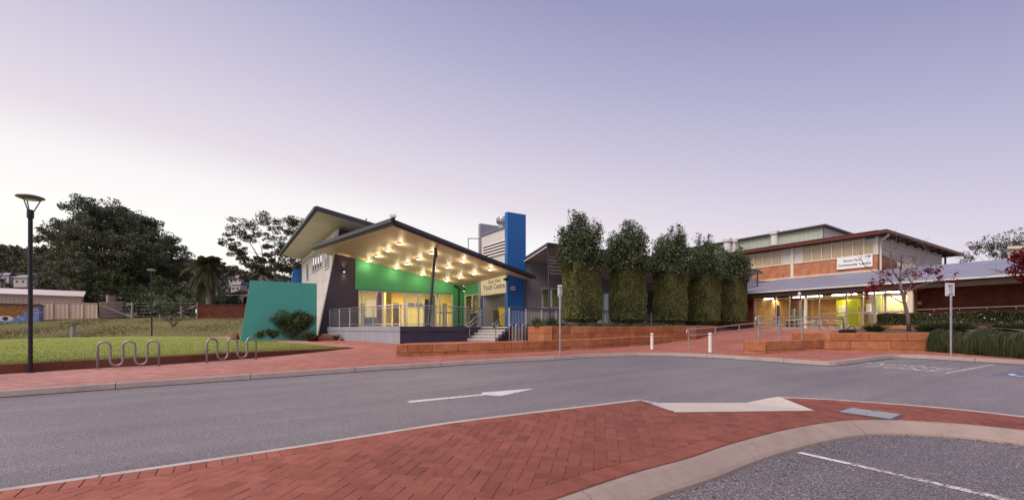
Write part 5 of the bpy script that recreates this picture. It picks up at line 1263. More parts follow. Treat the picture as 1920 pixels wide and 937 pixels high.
# drinking fountain at the back of the lawn
dpos = D(137,632,30.5); df = thing('drinking_fountain', 'small steel drinking fountain at the far edge of the lawn', 'drinking fountain', dpos)
MB().lathe(dpos, [(.16,-.05),(.14,.02),(.12,.75),(.2,.82),(.22,.9),(.18,.88)], 16).build('pedestal', MAT['dullsteel'], df)
for s_ in (-1, 1):
    MB().tube([dpos+Vector((s_*.42,0,-.05)), dpos+Vector((s_*.42,0,.72)), dpos+Vector((s_*.3,0,.82)), dpos+Vector((s_*.1,0,.82))], .03, 8).build('side_rail', MAT['dullsteel'], df); MB().lathe(dpos+Vector((s_*.26,0,.86)), [(.05,0),(.07,.08),(.03,.12)], 10).build('tap', MAT['black'], df)
# teal garden wall
WT = Wall(D(594,630,26.0).xy, u); tw0 = WT.t(469.5); tlw = WT.t(449)
zt_ = EYE+2.59
tealw = MB().prism([WT.P(tlw,.5), WT.P(0,.5), WT.P(0,zt_), WT.P(tw0,zt_)], (-WT.n.x*.25,-WT.n.y*.25,0)).build('teal_wall', MAT['teal']); tag(tealw, 'tall teal rendered garden wall with a raked left edge', 'wall')
# ================================================================== VEGETATION
def leaves_np(cent_, size, aspect=.5, up_bias=0.0, dirs=None, curl=.0):
    n = len(cent_); cent_ = np.asarray(cent_, float)
    a = rng.normal(size=(n, 3)); 
    if dirs is not None: a = a*.55+dirs
    a[:, 2] += up_bias; a /= np.linalg.norm(a, axis=1)[:, None]
    b = np.cross(a, rng.normal(size=(n, 3))); b /= np.linalg.norm(b, axis=1)[:, None]
    s_ = size*rng.uniform(.6, 1.35, n)[:, None]; w_ = s_*aspect
    return np.stack([cent_-a*s_*.5, cent_-b*w_*.5, cent_+a*s_*.5, cent_+b*w_*.5], 1).reshape(-1, 3)
def clump_pts(c, r, n, hollow=.45):
    d = rng.normal(size=(n, 3)); d /= np.linalg.norm(d, axis=1)[:, None]
    k = (hollow+(1-hollow)*rng.random(n)**.6)*(1+.12*rng.normal(size=n)); return np.array(c)+d*np.array(r)*k[:, None]
def curve(a, b, sag=.0, n=6, jit=.0):
    a, b = Vector(a), Vector(b); L = (b-a).length; out = []
    off = Vector((random.gauss(0,jit), random.gauss(0,jit), sag))*L
    for i in range(n+1):
        t = i/n; out.append(a.lerp(b, t)+off*(4*t*(1-t))*.5)
    return out
def big_tree(name, label, base, th, tr, clumps, per, lsize, lm, bark='bark', limbs=6, up_bias=0, aspect=.5, sub=3, group=None, lr=.45, hollow=.45):
    t = thing(name, label, 'tree', base, group); b = Vector(base); top = b+Vector((random.uniform(-.3,.3), random.uniform(-.3,.3), th)); mb = MB()
    mb.tube(curve(b-Vector((0,0,.3)), top, 0, 6, .03), [tr*(1.25-.6*i/6) for i in range(7)], 9)
    cs_ = [Vector(c) for c, r in clumps]
    main = random.sample(cs_, min(limbs, len(cs_))); nodes = []
    for m_ in main:
        st = b.lerp(top, random.uniform(.65,1.0)); e = st.lerp(m_, .72); cv = curve(st, e, .06, 6, .07)
        mb.tube(cv, [tr*(.55-.40*i/6) for i in range(7)], 6); nodes += [(p, tr*(.55-.40*i/6)) for i, p in enumerate(cv) if i > 1]
    for c in cs_:
        p, r0 = min(nodes, key=lambda q: (q[0]-c).length+ (0 if q[0].z < c.z else 2)); cv = curve(p, c, -.04, 5, .08)
        mb.tube(cv, [max(tr*.03, r0*.62*(1-.85*i/5)) for i in range(6)], 5)
    mb.build('trunk', MAT[bark], t, smooth=True); pts = []
    for c, r in clumps:
        r = np.array(r, float); k = max(1, int(per*random.uniform(.7,1.25)))
        for j in range(sub):      # break each clump into smaller sprays
            sc_ = np.array(c)+rng.normal(size=3)*r*.55; pts.append(clump_pts(sc_, r*rng.uniform(lr, lr+.3), k//sub, hollow))
    pts = np.concatenate(pts); np_mesh('crown', leaves_np(pts, lsize, aspect, up_bias), 4, lm, t)
    return t
random.seed(3)
# --- the five clipped trees
row0 = D(1091,604,24.5); cols_ = [1091,1178,1257,1321,1374]; tops_ = [395,409,421,436,459]
def topiary(px, py_top, idx, label):
    Yq = 24.5*1199/(2290-px); ctr = D(px, 604, Yq); c2 = ctr.xy; zb = 1.47
    t = thing('clipped_tree', label, 'tree', V3(c2, zb), 'row of clipped column trees'); hw, hd_ = (.93,.70) if idx < 4 else (.80,.68)
    z0, z1 = EYE+(616-602)/850*24.5, EYE+(616-(486 if idx < 2 else 488))/850*24.5
    z0 = max(z0, zb+.30); z1 = z0+3.15+.1*random.uniform(-1,1)
    uu, vv_ = np.array([u.x,u.y,0]), np.array([v.x,v.y,0]); cc3 = np.array([c2.x,c2.y,0])
    def shape(a, b, z):     # rounded box, a little fuller at mid height, tucked in at the foot
        f = (z-z0)/(z1-z0); k = np.where(f < .06, .78+.22*(f/.06), 1.0-.05*(1-f))*(1+.025*np.sin(z*5+a*3+idx)+.02*np.sin(b*7+z*3)); return k
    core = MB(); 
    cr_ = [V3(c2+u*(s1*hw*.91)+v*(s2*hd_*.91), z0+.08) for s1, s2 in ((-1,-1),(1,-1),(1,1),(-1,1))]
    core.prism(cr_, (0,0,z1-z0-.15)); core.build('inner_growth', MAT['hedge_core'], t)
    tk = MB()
    for dx in (-.12,.1,.25): tk.tube([V3(c2+u*dx, zb-.1), V3(c2+u*dx*1.1, z0+.3)], .05, 6)
    tk.build('trunk', MAT['bark'], t)
    n = 27000; sel = rng.random(n); a = rng.uniform(-1,1,n); b = rng.uniform(-1,1,n); z = rng.uniform(z0, z1, n)
    face = (sel*(2*hw+2*hd_)*2/2 % (2*hw+2*hd_)); onA = rng.random(n) < hw/(hw+hd_)
    A = np.where(onA, a, np.sign(rng.random(n)-.5)); B = np.where(onA, np.sign(rng.random(n)-.62), b)
    # rounded vertical edges
    rad = 1-.05*(np.abs(A)*np.abs(B))**6
    dep = 1-np.abs(rng.normal(0,.045,n)); K = shape(A, B, z)*rad*dep
    pos = cc3+uu*(A*hw*K)[:,None]+vv_*(B*hd_*K)[:,None]; pos[:,2] = z+rng.normal(0,.02,n)
    nb = 900; pb_ = cc3+uu*(rng.uniform(-.8,.8,nb)*hw)[:,None]+vv_*(rng.uniform(-.8,.8,nb)*hd_)[:,None]; pb_[:,2] = z0+rng.normal(0,.05,nb)
    pos = np.concatenate([pos, pb_]); np_mesh('clipped_foliage', leaves_np(pos, .066, .6), 4, LF['clip'], t)
    ztop = EYE+(616-py_top)/850*Yq; H = ztop-z1; pts = []; dirs = []; br = MB()
    ns = 34
    for k in range(ns):
        an = random.random()*6.283; rr = random.random()**.6; ox, oy = rr*math.cos(an)*hw*1.22, rr*math.sin(an)*hd_*1.3
        hh = H*(1.0-.36*rr**2)*random.uniform(.62,1.0) if k > 1 else H*.96; base_ = Vector((c2.x, c2.y, z1-.2))+V3(u*ox*.75+v*oy*.75,0); tip = Vector((c2.x, c2.y, z1+hh))+V3(u*ox*1.18+v*oy*1.1,0)
        cv = curve(base_, tip, 0, 5, .05); br.tube(cv, [.03,.026,.02,.015,.01,.005], 4, False)
        m_ = 380; f = rng.random(m_)**.8; cvn = np.array([tuple(p) for p in cv]); P_ = np.stack([np.interp(f, np.linspace(0,1,6), cvn[:,q_]) for q_ in range(3)], 1)
        sp = (.30*(1-f)**.6+.085); P_ += rng.normal(size=(m_,3))*sp[:,None]*np.array([.8,.8,.6]); pts.append(P_)
    for k in range(14):          # side sprays that overhang the clipped body
        an = random.random()*6.283; c_ = Vector((c2.x, c2.y, z1+random.uniform(-.15,.45)*1))+V3(u*math.cos(an)*hw*1.12+v*math.sin(an)*hd_*1.25,0); pts.append(clump_pts(c_, (.42,.42,.34), 300, .3))
    pts.append(clump_pts((c2.x,c2.y,z1+H*.28), (hw*.95,hw*.95,H*.36), 3200, .25))
    pts = np.concatenate(pts); br.build('branch', MAT['bark'], t); np_mesh('crown', leaves_np(pts, .125, .45, .35), 4, LF['top'], t)
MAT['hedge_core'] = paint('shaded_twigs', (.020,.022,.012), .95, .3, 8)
for i, (px, pt_) in enumerate(zip(cols_, tops_)):
    topiary(px, pt_, i, ['tallest clipped column tree, nearest the blue fin', 'second clipped column tree from the blue fin', 'middle clipped column tree of the five', 'fourth clipped column tree, next to the smallest', 'smallest clipped column tree, nearest the brick community centre'][i])
# low ground cover along the terrace edge
n = 9000; tt = rng.random(n); pl = [U0+nn*.55, U1+nn*.55, U2+nu*.55, U3+nu*.55]; Ls = np.cumsum([0]+[(b-a).length for a, b in zip(pl, pl[1:])]); px_ = np.interp(tt*Ls[-1], Ls, [p.x for p in pl]); py_ = np.interp(tt*Ls[-1], Ls, [p.y for p in pl])
pos = np.stack([px_-.539*rng.random(n)*1.6*0+rng.normal(0,.06,n), py_+rng.random(n)*1.5, 1.49+rng.random(n)*.16*(.5+.5*np.sin(tt*60))], 1)
o = np_mesh('ground_cover', leaves_np(pos, .10, .5, .4), 4, LF['bush'], kind='stuff'); o['label'] = 'low green ground cover along the terrace edge'; o['category'] = 'ground cover'
def tuft(name, label, base, n, h, spread, lm, cat='plant', droop=.5, wd=.012, group=None):
    t = thing(name, label, cat, base, group); b = np.array(base, float); th = rng.random(n)*6.283; rr = rng.random(n)**.7; L = h*rng.uniform(.6,1.15,n)
    d = np.stack([np.cos(th)*rr, np.sin(th)*rr, 0*th], 1); s0 = b+d*spread*.35; V_ = []
    segs = 4; prev = None; side = np.stack([-np.sin(th), np.cos(th), 0*th], 1)
    for k in range(segs+1):
        f = k/segs; p = s0+d*spread*(.75*f+droop*.5*f*f)+np.array([0,0,1])*(L*(f-droop*.55*f**2.2*rr))[:,None]; w_ = (wd*(1-f)**.7+.0015)
        cur = (p-side*w_, p+side*w_)
        if prev is not None: V_.append(np.stack([prev[0], prev[1], cur[1], cur[0]], 1).reshape(-1,3))
        prev = cur
    np_mesh('blade_clump', np.concatenate(V_), 4, lm, t); return t
tuft('grass_tuft', 'grassy tuft beside the railing left of the first clipped tree', V3(D(1008,606,23).xy, 1.46), 260, .55, .45, LF['tuft'], group='strappy grass tufts'); tuft('grass_tuft', 'grassy tuft behind the slim parking sign post', V3(D(1036,606,22.4).xy, 1.46), 300, .60, .5, LF['tuft'], group='strappy grass tufts')
for i, (px, py, y_, h_, lb_) in enumerate([(1640,622,18.2,.36,'dark strappy tuft at the left end of the planter'),(1735,622,18.0,.44,'strappy tuft just right of the bare red tree'),(1770,622,17.6,.48,'strappy tuft left of the parking sign panel'),(1808,618,17.4,.46,'pale strappy tuft right of the square parking sign'),(1875,614,17.3,.42,'strappy tuft behind the draping grass'),(1912,612,17.0,.45,'strappy tuft at the right edge of the picture')]):
    p = D(px, py, y_); p.z = 1.27; tuft('strappy_plant', lb_, p, 420, h_, .55, LF['tuft'] if i else LF['bush'], group='strappy plants in the planter')
# draping grass over the planter wall
dgr = thing('draping_grass', 'thick dark green grass draping over the planter wall', 'plant', V3(R3, 1.25)); n = 26000; tt = rng.random(n); ra_, rb2 = R3+Vector((-.15,0)), R4
dd_ = (rb2-ra_).normalized(); nf = Vector((dd_.y, -dd_.x)); x0 = ra_.x+(rb2.x-ra_.x)*tt; y0 = ra_.y+(rb2.y-ra_.y)*tt
bulge = .86+.12*np.sin(tt*19+1)+.07*np.sin(tt*47); back_ = rng.random(n)*.55
roots = np.stack([x0-nf.x*back_, y0-nf.y*back_, 1.18+.06*np.sin(tt*19+1)+rng.random(n)*.10], 1); out = (.20+.30*rng.random(n))*bulge; fall = (.42+.38*rng.random(n))*(.72+.28*bulge); fall = fall*(1+.18*np.sin(tt*31)+.12*np.sin(tt*83+2))*rng.uniform(.75,1.1,n)
V_ = []; prev = None; sd3 = np.array([dd_.x, dd_.y, 0]); jit = rng.normal(0,.08,n)
for k in range(6):
    f = k/5; fo = back_+out*math.sin(f*1.7)*1.05; p = roots+np.stack([nf.x*fo*min(1,f*2.2), nf.y*fo*min(1,f*2.2), .16*math.sin(f*3.0)*np.ones(n)-fall*f**1.8], 1)+sd3*(jit*f)[:,None]; w_ = .009*(1-f)**.6+.002; cur = (p-sd3*w_, p+sd3*w_)
    if prev is not None: V_.append(np.stack([prev[0], prev[1], cur[1], cur[0]], 1).reshape(-1,3))
    prev = cur
np_mesh('blade_curtain', np.concatenate(V_), 4, LF['drape'], dgr)
# long dark hedge
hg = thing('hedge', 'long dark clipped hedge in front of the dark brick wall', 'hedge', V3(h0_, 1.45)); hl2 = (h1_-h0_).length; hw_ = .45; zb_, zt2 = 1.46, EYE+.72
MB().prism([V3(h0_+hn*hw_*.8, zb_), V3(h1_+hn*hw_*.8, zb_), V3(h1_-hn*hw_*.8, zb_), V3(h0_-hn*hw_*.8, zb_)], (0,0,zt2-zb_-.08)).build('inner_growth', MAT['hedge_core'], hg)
n = 26000; tt = rng.uniform(-.01,1.0,n)*hl2; f_ = rng.random(n); onf = rng.random(n) < .62; o_ = np.where(onf, hw_*(1-np.abs(rng.normal(0,.08,n))), rng.uniform(-1,1,n)*hw_); zz = np.where(onf, rng.uniform(zb_, zt2, n), zt2-np.abs(rng.normal(0,.04,n)))+.035*np.sin(tt*2.1)+.025*np.sin(tt*5.3)
o_ = o_*(1+.10*np.sin(tt*1.6+zz*3)+.06*np.sin(tt*4.7)); pos = np.stack([h0_.x+hd.x*tt+hn.x*o_, h0_.y+hd.y*tt+hn.y*o_, zz], 1); np_mesh('foliage', leaves_np(pos, .085, .6), 4, LF['hedge'], hg)
n = 46; tt = rng.random(n)*hl2*.9; pos = np.stack([h0_.x+hd.x*tt+hn.x*(hw_+.02), h0_.y+hd.y*tt+hn.y*(hw_+.02), rng.uniform(zb_+.1, zt2, n)], 1); np_mesh('blossom', leaves_np(pos, .055, .9), 4, MAT['sign'], hg)
# bare tree with the last red leaves
MAT['redbark'] = paint('brown_twig_bark', (.15,.105,.095), .85, .25, 9, 0, 0, .5, 40)
def bare_tree(name, label, base, limbs_, leafn, lsz, seed, levels=4, group=None):
    random.seed(seed); t = thing(name, label, 'tree', base, group); mb = MB(); tips = []
    def grow(p, d, L, r, lev):
        cv = [p]; dd = d.normalized()
        for i in range(5):
            dd = (dd+Vector((random.gauss(0,.13), random.gauss(0,.13), random.gauss(.02,.10)))).normalized(); cv.append(cv[-1]+dd*L/5)
        mb.tube(cv, [r*(1-.12*i) for i in range(6)], 6 if lev < 2 else 4); 
        if lev >= levels: tips.extend(cv[2:]); return
        for i in range(random.randint(2,4)):
            k = random.randint(2,5); nd_ = (dd+Vector((random.gauss(0,.75), random.gauss(0,.6), random.gauss(.12,.45)))); grow(cv[k], nd_, L*random.uniform(.55,.8), r*.5, lev+1)
        if lev > 0: tips.append(cv[-1])
    b = Vector(base); tr_ = [b+Vector((0,0,-.1))]+[b+Vector(o) for o in limbs_[0]]; mb.tube(tr_, [.078-.009*i for i in range(len(tr_))], 10); 
    for st, d, L, r in limbs_[1]: grow(tr_[st], Vector(d), L, r, 1)
    mb.build('trunk', MAT['redbark'], t, smooth=True); return t, tips
bt = D(1705,619,18.4); bt.z = 1.27
tb_, tips = bare_tree('bare_red_tree', 'nearly bare small tree with a few red leaves in the planter', bt, ([(-.06,0,.6),(-.17,.02,1.15),(-.28,.03,1.6),(-.33,.05,2.05)], [(4,(.15,0,1),1.25,.045),(4,(-.5,.1,.8),1.1,.036),(4,(.6,-.1,.7),1.1,.036),(3,(.9,.1,.45),1.15,.036),(3,(-.9,-.1,.5),1.15,.036),(2,(-1,.1,.18),1.0,.03),(3,(.9,-.3,.2),.9,.03)]), 0, .08, 9)
tn = np.array([tuple(p) for p in tips]); low = tn[(tn[:,2] < bt.z+2.55)]
grp = rng.integers(0, max(1, len(low)), 60); cl_ = low[grp]; pos = cl_[rng.integers(0, 60, 1000)]+rng.normal(0,.075,(1000,3)); np_mesh('leaf_spray', leaves_np(pos, .085, .7, -.3), 4, LF['redleaf'], tb_, kind='stuff')
rt = D(1968,640,17.0); rt.z = 1.2
tb2, tips = bare_tree('red_leaf_tree', 'small tree with dense deep red leaves at the right edge', rt, ([(-.04,0,.7),(-.12,0,1.3),(-.2,0,1.9),(-.3,0,2.5)], [(4,(-.4,0,.9),.9,.04),(3,(-.9,.1,.5),.9,.035),(4,(.6,0,.8),.9,.035),(3,(.3,.5,.6),.8,.03)]), 0, .1, 4)
cs_ = [(-1.12,0,2.86,.36),(-.95,.1,2.38,.46),(-.6,.1,2.75,.45),(-.45,0,3.2,.4),(.1,0,2.9,.6),(-.8,0,2.05,.25)]; pts = np.concatenate([clump_pts(Vector(rt)+Vector(c[:3]), (c[3],c[3],c[3]*.7), 420, .2) for c in cs_]); np_mesh('crown', leaves_np(pts, .10, .7, -.2), 4, LF['redleaf'], tb2)
# shrubs and rocks in front of the teal wall
def shrub(name, label, base, r, n, lsz, lm, stems=9, group=None, hollow=.3, aspect=.3):
    t = thing(name, label, 'shrub', base, group); b = Vector(base); mb = MB(); pts = []
    for k in range(stems):
        a = random.random()*6.283; tip = b+Vector((math.cos(a)*r[0]*random.uniform(.3,.85), math.sin(a)*r[1]*random.uniform(.3,.85), r[2]*random.uniform(.8,1.7))); mb.tube(curve(b, tip, .05, 4, .05), [.022,.018,.014,.01,.006], 4); pts.append(clump_pts(tip, (r[0]*.42, r[1]*.42, r[2]*.45), n//(stems+3), hollow))
    pts.append(clump_pts(b+Vector((0,0,r[2]*.8)), (r[0]*.8, r[1]*.8, r[2]*.8), 3*n//(stems+3), hollow)); mb.build('stem', MAT['bark'], t); np_mesh('foliage', leaves_np(np.concatenate(pts), lsz, aspect, .25), 4, lm, t); return t
random.seed(21)
p = D(548,630,24.6); p.z = .85; shrub('shrub', 'broad olive green shrub against the teal wall', p, (1.15,.55,.75), 5200, .14, LF['bush'], 16)
p = D(487,630,23.6); p.z = .88; shrub('shrub', 'small dark shrub at the left foot of the teal wall', p, (.42,.3,.22), 900, .10, LF['hedge'], 6); p = D(512,630,24.0); p.z = .87; shrub('shrub', 'low shrub left of the broad olive shrub', p, (.4,.3,.26), 900, .10, LF['bush'], 6); p = D(575,632,24.4); p.z = .84; shrub('shrub', 'pale low shrub right of the broad olive shrub', p, (.4,.3,.2), 900, .10, LF['tuft'], 6)
p = D(632,637,25.3); p.z = .74; shrub('shrub', 'tiny dark shrub beside the rock at the deck foot', p, (.28,.25,.18), 400, .09, LF['hedge'], 5)
def rock(label, base, r, seed):
    random.seed(seed); bm = bmesh.new(); bmesh.ops.create_icosphere(bm, subdivisions=3, radius=1); 
    offs = [(Vector((random.gauss(0,1), random.gauss(0,1), random.gauss(0,1))).normalized(), random.uniform(.55,.9)) for _ in range(12)]
    for q in bm.verts:
        for nrm_, d in offs:
            e_ = q.co.dot(nrm_)-d
            if e_ > 0: q.co -= nrm_*e_*.85
        q.co = Vector((q.co.x*r[0], q.co.y*r[1], q.co.z*r[2]))*(1+.04*math.sin(9*q.co.x+5*q.co.y))
    me = bpy.data.meshes.new('garden_rock'); bm.to_mesh(me); bm.free(); o = link('garden_rock', me, MAT['rock']); o.location = Vector(base)+Vector((0,0,r[2]*.35)); tag(o, label, 'rock', 'rust coloured garden rocks')
for px, py, y_, z_, r, s_, lb_ in ((614,637,25.2,.74,(.50,.35,.30),1,'large rust rock at the left foot of the deck'),(586,634,25.2,.80,(.42,.3,.26),2,'rust rock between the shrub and the purple wall'),(441,632,26.2,.85,(.28,.26,.28),3,'rust rock at the left end of the teal wall'),(508,631,25.0,.86,(.45,.3,.36),4,'rust rock half hidden behind the low shrub'),(640,638,25.0,.73,(.2,.18,.14),5,'small rust rock beside the tiny shrub')):
    q_ = D(px, py, y_); rock(lb_, (q_.x, q_.y, z_), r, s_)
# ================================================================== BACKGROUND
def onT(px, y): a = (px-HX)/F; return Vector((a*y, y, T(a*y, y)))
def ell_clumps(c, r, n, cr, flat=.65, bottom=-.5, seed=0):
    random.seed(seed); out = []
    while len(out) < n:
        d = Vector((random.gauss(0,1), random.gauss(0,1), random.gauss(0,1))).normalized(); k = random.uniform(.45,1)**.5
        if d.z < bottom: continue
        s_ = cr*random.uniform(.7,1.3); out.append(((c[0]+d.x*r[0]*k, c[1]+d.y*r[1]*k, c[2]+d.z*r[2]*k), (s_, s_, s_*flat)))
    return out
b = onT(212,74); Yt = 74
cl_ = []
for cx, cy_, rx, ry, n_, sd_ in ((212,478,96,72,95,1),(190,430,62,46,46,2),(242,432,56,44,40,3),(122,492,30,40,26,4),(296,518,24,38,22,5),(208,398,34,20,24,6),(272,480,36,42,24,7),(150,450,36,34,20,8)):
    c_ = D(cx+8, cy_+9, Yt+random.uniform(-3,3)); cl_ += ell_clumps(c_, (rx/F*Yt, 7.5, ry/F*Yt), n_, 1.55, .55, -.75, sd_)
random.seed(8); big_tree('fig_tree', 'huge dark spreading tree behind the beige shed', b, 5.5, .9, cl_, 360, .33, LF['fig'], 'bark', 16, .1, .5, 4)
b = onT(-12,70); cl_ = ell_clumps(D(-25,485,70), (4.2,3.5,3.0), 26, 1.0, .6, -.6, 12); big_tree('gum_tree', 'part of a leafy tree at the left edge of the picture', b, 5, .3, cl_, 170, .28, LF['gum'], 'bark', 6)
# open crowned gum behind the teal wall
b = onT(508,68); cl_ = []
random.seed(31)
for cx, cy_, s_ in ((440,440,1.2),(455,425,1.3),(475,416,1.4),(500,414,1.4),(520,420,1.2),(432,465,1.1),(445,478,.9),(485,436,1.1),(515,445,1.1),(540,418,1.2),(558,416,1.2),(566,428,1.0),(545,435,1.0),(470,450,1.0),(500,462,.9),(425,452,.9),(530,462,1.0),(460,470,.8),(548,455,.9)):
    c_ = D(cx+random.uniform(-4,4), cy_, 68+random.uniform(-3,3)); cl_.append((tuple(c_), (s_*1.15,s_*1.1,s_*.62)))
big_tree('gum_tree', 'open crowned gum tree above the teal wall', b, 5.0, .34, cl_, 640, .27, LF['gum'], 'palebark', 9, -.2, .42, 5, None, .42)
cl_ = []
for cx, cy_, rx, ry, sd_ in ((470,505,40,24,41),(520,495,44,30,42),(560,510,30,26,43)): cl_ += ell_clumps(D(cx, cy_, 60), (rx/F*60, 2.5, ry/F*60), 18, .8, .7, -.8, sd_)
random.seed(5); big_tree('dense_tree', 'dense dark low tree directly behind the teal wall', onT(520,60), 2.5, .25, cl_, 260, .24, LF['gum'], 'bark', 8)
cl_ = ell_clumps(D(200,535,62), (3.4,2,3.0), 24, .8, .8, -.9, 51); random.seed(52); big_tree('dense_tree', 'olive bushy tree between shed and fence', onT(200,62), 1.8, .16, cl_, 230, .26, LF['bush'], 'bark', 6)
cl_ = ell_clumps(D(295,552,57), (2.6,1.6,2.2), 16, .7, .8, -.9, 53); random.seed(54); big_tree('dense_tree', 'round olive tree behind the distant street lamp', onT(295,57), 1.4, .12, cl_, 230, .24, LF['bush'], 'bark', 6)
cl_ = ell_clumps(D(320,574,49), (1.7,1.1,1.35), 20, .5, .8, -.9, 55); random.seed(56); big_tree('pale_shrub_tree', 'pale grey green bushy tree in front of the wire fence', onT(320,49), 1.0, .08, cl_, 200, .17, LF['pale'], 'bark', 7)
p = onT(325,40); random.seed(57); shrub('twiggy_shrub', 'thin twiggy shrub on the dry grass bank', p, (1.1,.6,.75), 420, .10, LF['pale'], 22, None, .2)
for px, y_, lb_, rr, hh in ((150,63,'dark hedge tree left behind the shed roof',(5,3,3.2),520),(262,64,'dark undergrowth tree behind the swing frame',(5,3,2.4),560),(345,66,'dark undergrowth tree left of the palm',(4,3,2.6),558),(425,66,'dark undergrowth tree right of the palm',(3.5,2.5,2.4),572)):
    cl_ = ell_clumps(D(px, hh+14, y_), rr, 34, 1.1, .75, -.9, px); random.seed(px); big_tree('dense_tree', lb_, onT(px, y_), 2.0, .2, cl_, 240, .32, LF['fig'], 'bark', 8)
# right hand gum behind the roof
cl_ = []; random.seed(61)
for cx, cy_, s_ in ((1822,468,.9),(1838,460,1.1),(1855,462,1.2),(1872,452,1.3),(1890,446,1.4),(1910,442,1.5),(1930,445,1.5),(1868,474,1.0),(1885,466,1.2),(1905,458,1.2),(1822,482,.8),(1846,476,.8),(1880,482,.8),(1950,455,1.5),(1960,470,1.4)): cl_.append((tuple(D(cx, cy_, 62+random.uniform(-2,2))), (s_*1.2,s_*1.1,s_*.7)))
big_tree('gum_tree', 'spreading gum tree behind the blue grey roof on the right', onT(1900,62), 6.0, .3, cl_, 300, .25, LF['gum'], 'palebark', 7, -.1, .4, 4)
# palm
pb = onT(390,62); pt_ = thing('palm_tree', 'shaggy palm tree with hanging dead fronds behind the brick garden wall', 'tree', pb); top = D(391,494,62)
MB().tube(curve(pb-Vector((0,0,.3)), top, 0, 8, .02), [.42-.02*i for i in range(9)], 10).build('trunk', MAT['palebark'], pt_)
def fronds(name, n, L, el0, el1, droop, m, par):
    V_ = []; rib = MB()
    for k in range(n):
        az = random.random()*6.283; el_ = random.uniform(el0, el1); d = Vector((math.cos(az)*math.cos(el_), math.sin(az)*math.cos(el_), math.sin(el_))); pts_ = []; ln = L*random.uniform(.8,1.15)
        for i in range(9):
            f = i/8; pts_.append(top+d*ln*f+Vector((0,0,-droop*ln*f*f)))
        rib.tube(pts_, [.035*(1-.1*i) for i in range(9)], 4, False); sd_ = d.cross(Vector((0,0,1))).normalized()
        for i in range(1, 9):
            for j in range(5):
                f = (i-1+j/5)/8; a_ = pts_[i-1].lerp(pts_[i], j/5); ll = ln*.30*math.sin(math.pi*min(.97, .12+.85*f)); 
                for s_ in (-1, 1):
                    tip = a_+sd_*s_*ll*.75+d*ll*.35+Vector((0,0,-ll*.55)); wv_ = d*.045
                    V_ += [tuple(a_-wv_), tuple(a_+wv_), tuple(tip+wv_*.3), tuple(tip-wv_*.3)]
    fr0 = np_mesh(name, V_, 4, m, par); rib.build('midrib', MAT['bark'], fr0)
random.seed(71); fronds('green_fronds_crown' if False else 'frond_crown', 40, 3.2, -.2, 1.25, .72, LF['palm'], pt_); fronds('dead_frond_skirt', 44, 2.9, -1.35, -.4, .62, LF['palm'], pt_)
# shed and steel fences
se0, se1 = D(-170,600,47.5), D(152,600,56.0); sdv = (se1-se0).xy.normalized(); ez = EYE+3.95
sh = thing('shed', 'long beige sheet steel shed with pale low pitched roof', 'shed', V3(se1.xy, 2.6)); WSh = Wall(se0.xy, sdv); Ls_ = (se1-se0).xy.length; dep = 8.0
MB().wb(WSh, 0, Ls_, 1.6, ez, -dep, 0).build('wall', MAT['beige'], sh); mb = MB()
for k in range(int(Ls_/.33)): mb.wb(WSh, .1+k*.33, .19+k*.33, 1.6, ez-.02, .0, .035)
mb.build('wall_rib', MAT['beige'], sh, kind='stuff'); a, b_, rdg = WSh.P(-.3,ez,.2), WSh.P(Ls_+.25,ez,.2), .85
mid0, mid1 = WSh.P(-.3,ez+rdg,-dep/2), WSh.P(Ls_+.25,ez+rdg,-dep/2); e0, e1_ = WSh.P(-.3,ez,-dep-.2), WSh.P(Ls_+.25,ez,-dep-.2); mb = MB(); mb.prism([a, b_, mid1, mid0], (0,0,.07)); mb.prism([mid0, mid1, e1_, e0], (0,0,.07)); mb.build('roof', MAT['beige_roof'], sh)
MB().prism([WSh.P(Ls_+.01,ez-.02,0), WSh.P(Ls_+.01,ez+rdg-.04,-dep/2), WSh.P(Ls_+.01,ez-.02,-dep)], V3(-sdv*.05,0)).build('gable', MAT['beige'], sh)
def sheet_fence(name, label, p0, p1, h, n):
    f_ = thing(name, label, 'fence', p0); d = (p1-p0); 
    for k in range(n):
        a, b = p0+d*(k/n), p0+d*((k+1)/n); dn = d.xy.normalized(); nn_ = Vector((dn.y, -dn.x)); mb = MB(); L = (b-a).xy.length; m_ = max(2, int(L/.18)); prof = []
        for i in range(m_+1):
            q_ = a.lerp(b, i/m_); prof.append((V3(q_.xy+nn_*(.03 if i % 2 else 0), q_.z)))
        for q1, q2_ in zip(prof, prof[1:]): mb.poly([q1-Vector((0,0,.3)), q2_-Vector((0,0,.3)), q2_+Vector((0,0,h)), q1+Vector((0,0,h))])
        mb.build('sheet_panel', MAT['beige'], f_); MB().box(V3(a.xy-nn_*.06, a.z-.3), V3(dn*.07,0), V3(nn_*.16,0), (0,0,h+.33)).build('post', MAT['beige'], f_)
    MB().box(V3(p0.xy-dn*0-nn_*.03, p0.z+h), V3((p1-p0).xy, p1.z-p0.z), V3(nn_*.10,0), (0,0,.05)).build('top_rail', MAT['beige'], f_)
p0, p1 = D(70,598,49.5), D(183,597.5,51.5); p0.z = p1.z = EYE+1.02; sheet_fence('steel_fence', 'beige corrugated steel fence in front of the shed', p0, p1, 1.85, 4)
p0, p1 = D(187,600,52), D(236,600,62); p0.z = EYE+1.0; p1.z = EYE+1.7; sheet_fence('steel_fence', 'beige corrugated steel fence running back beside the shed', p0, p1, 2.0, 4)
p0, p1 = D(200,560,57), D(221,560,61.5); p0.z = EYE+2.2; p1.z = EYE+2.4; sheet_fence('steel_screen', 'short raised beige panel above the receding fence', p0, p1, 2.0, 2)
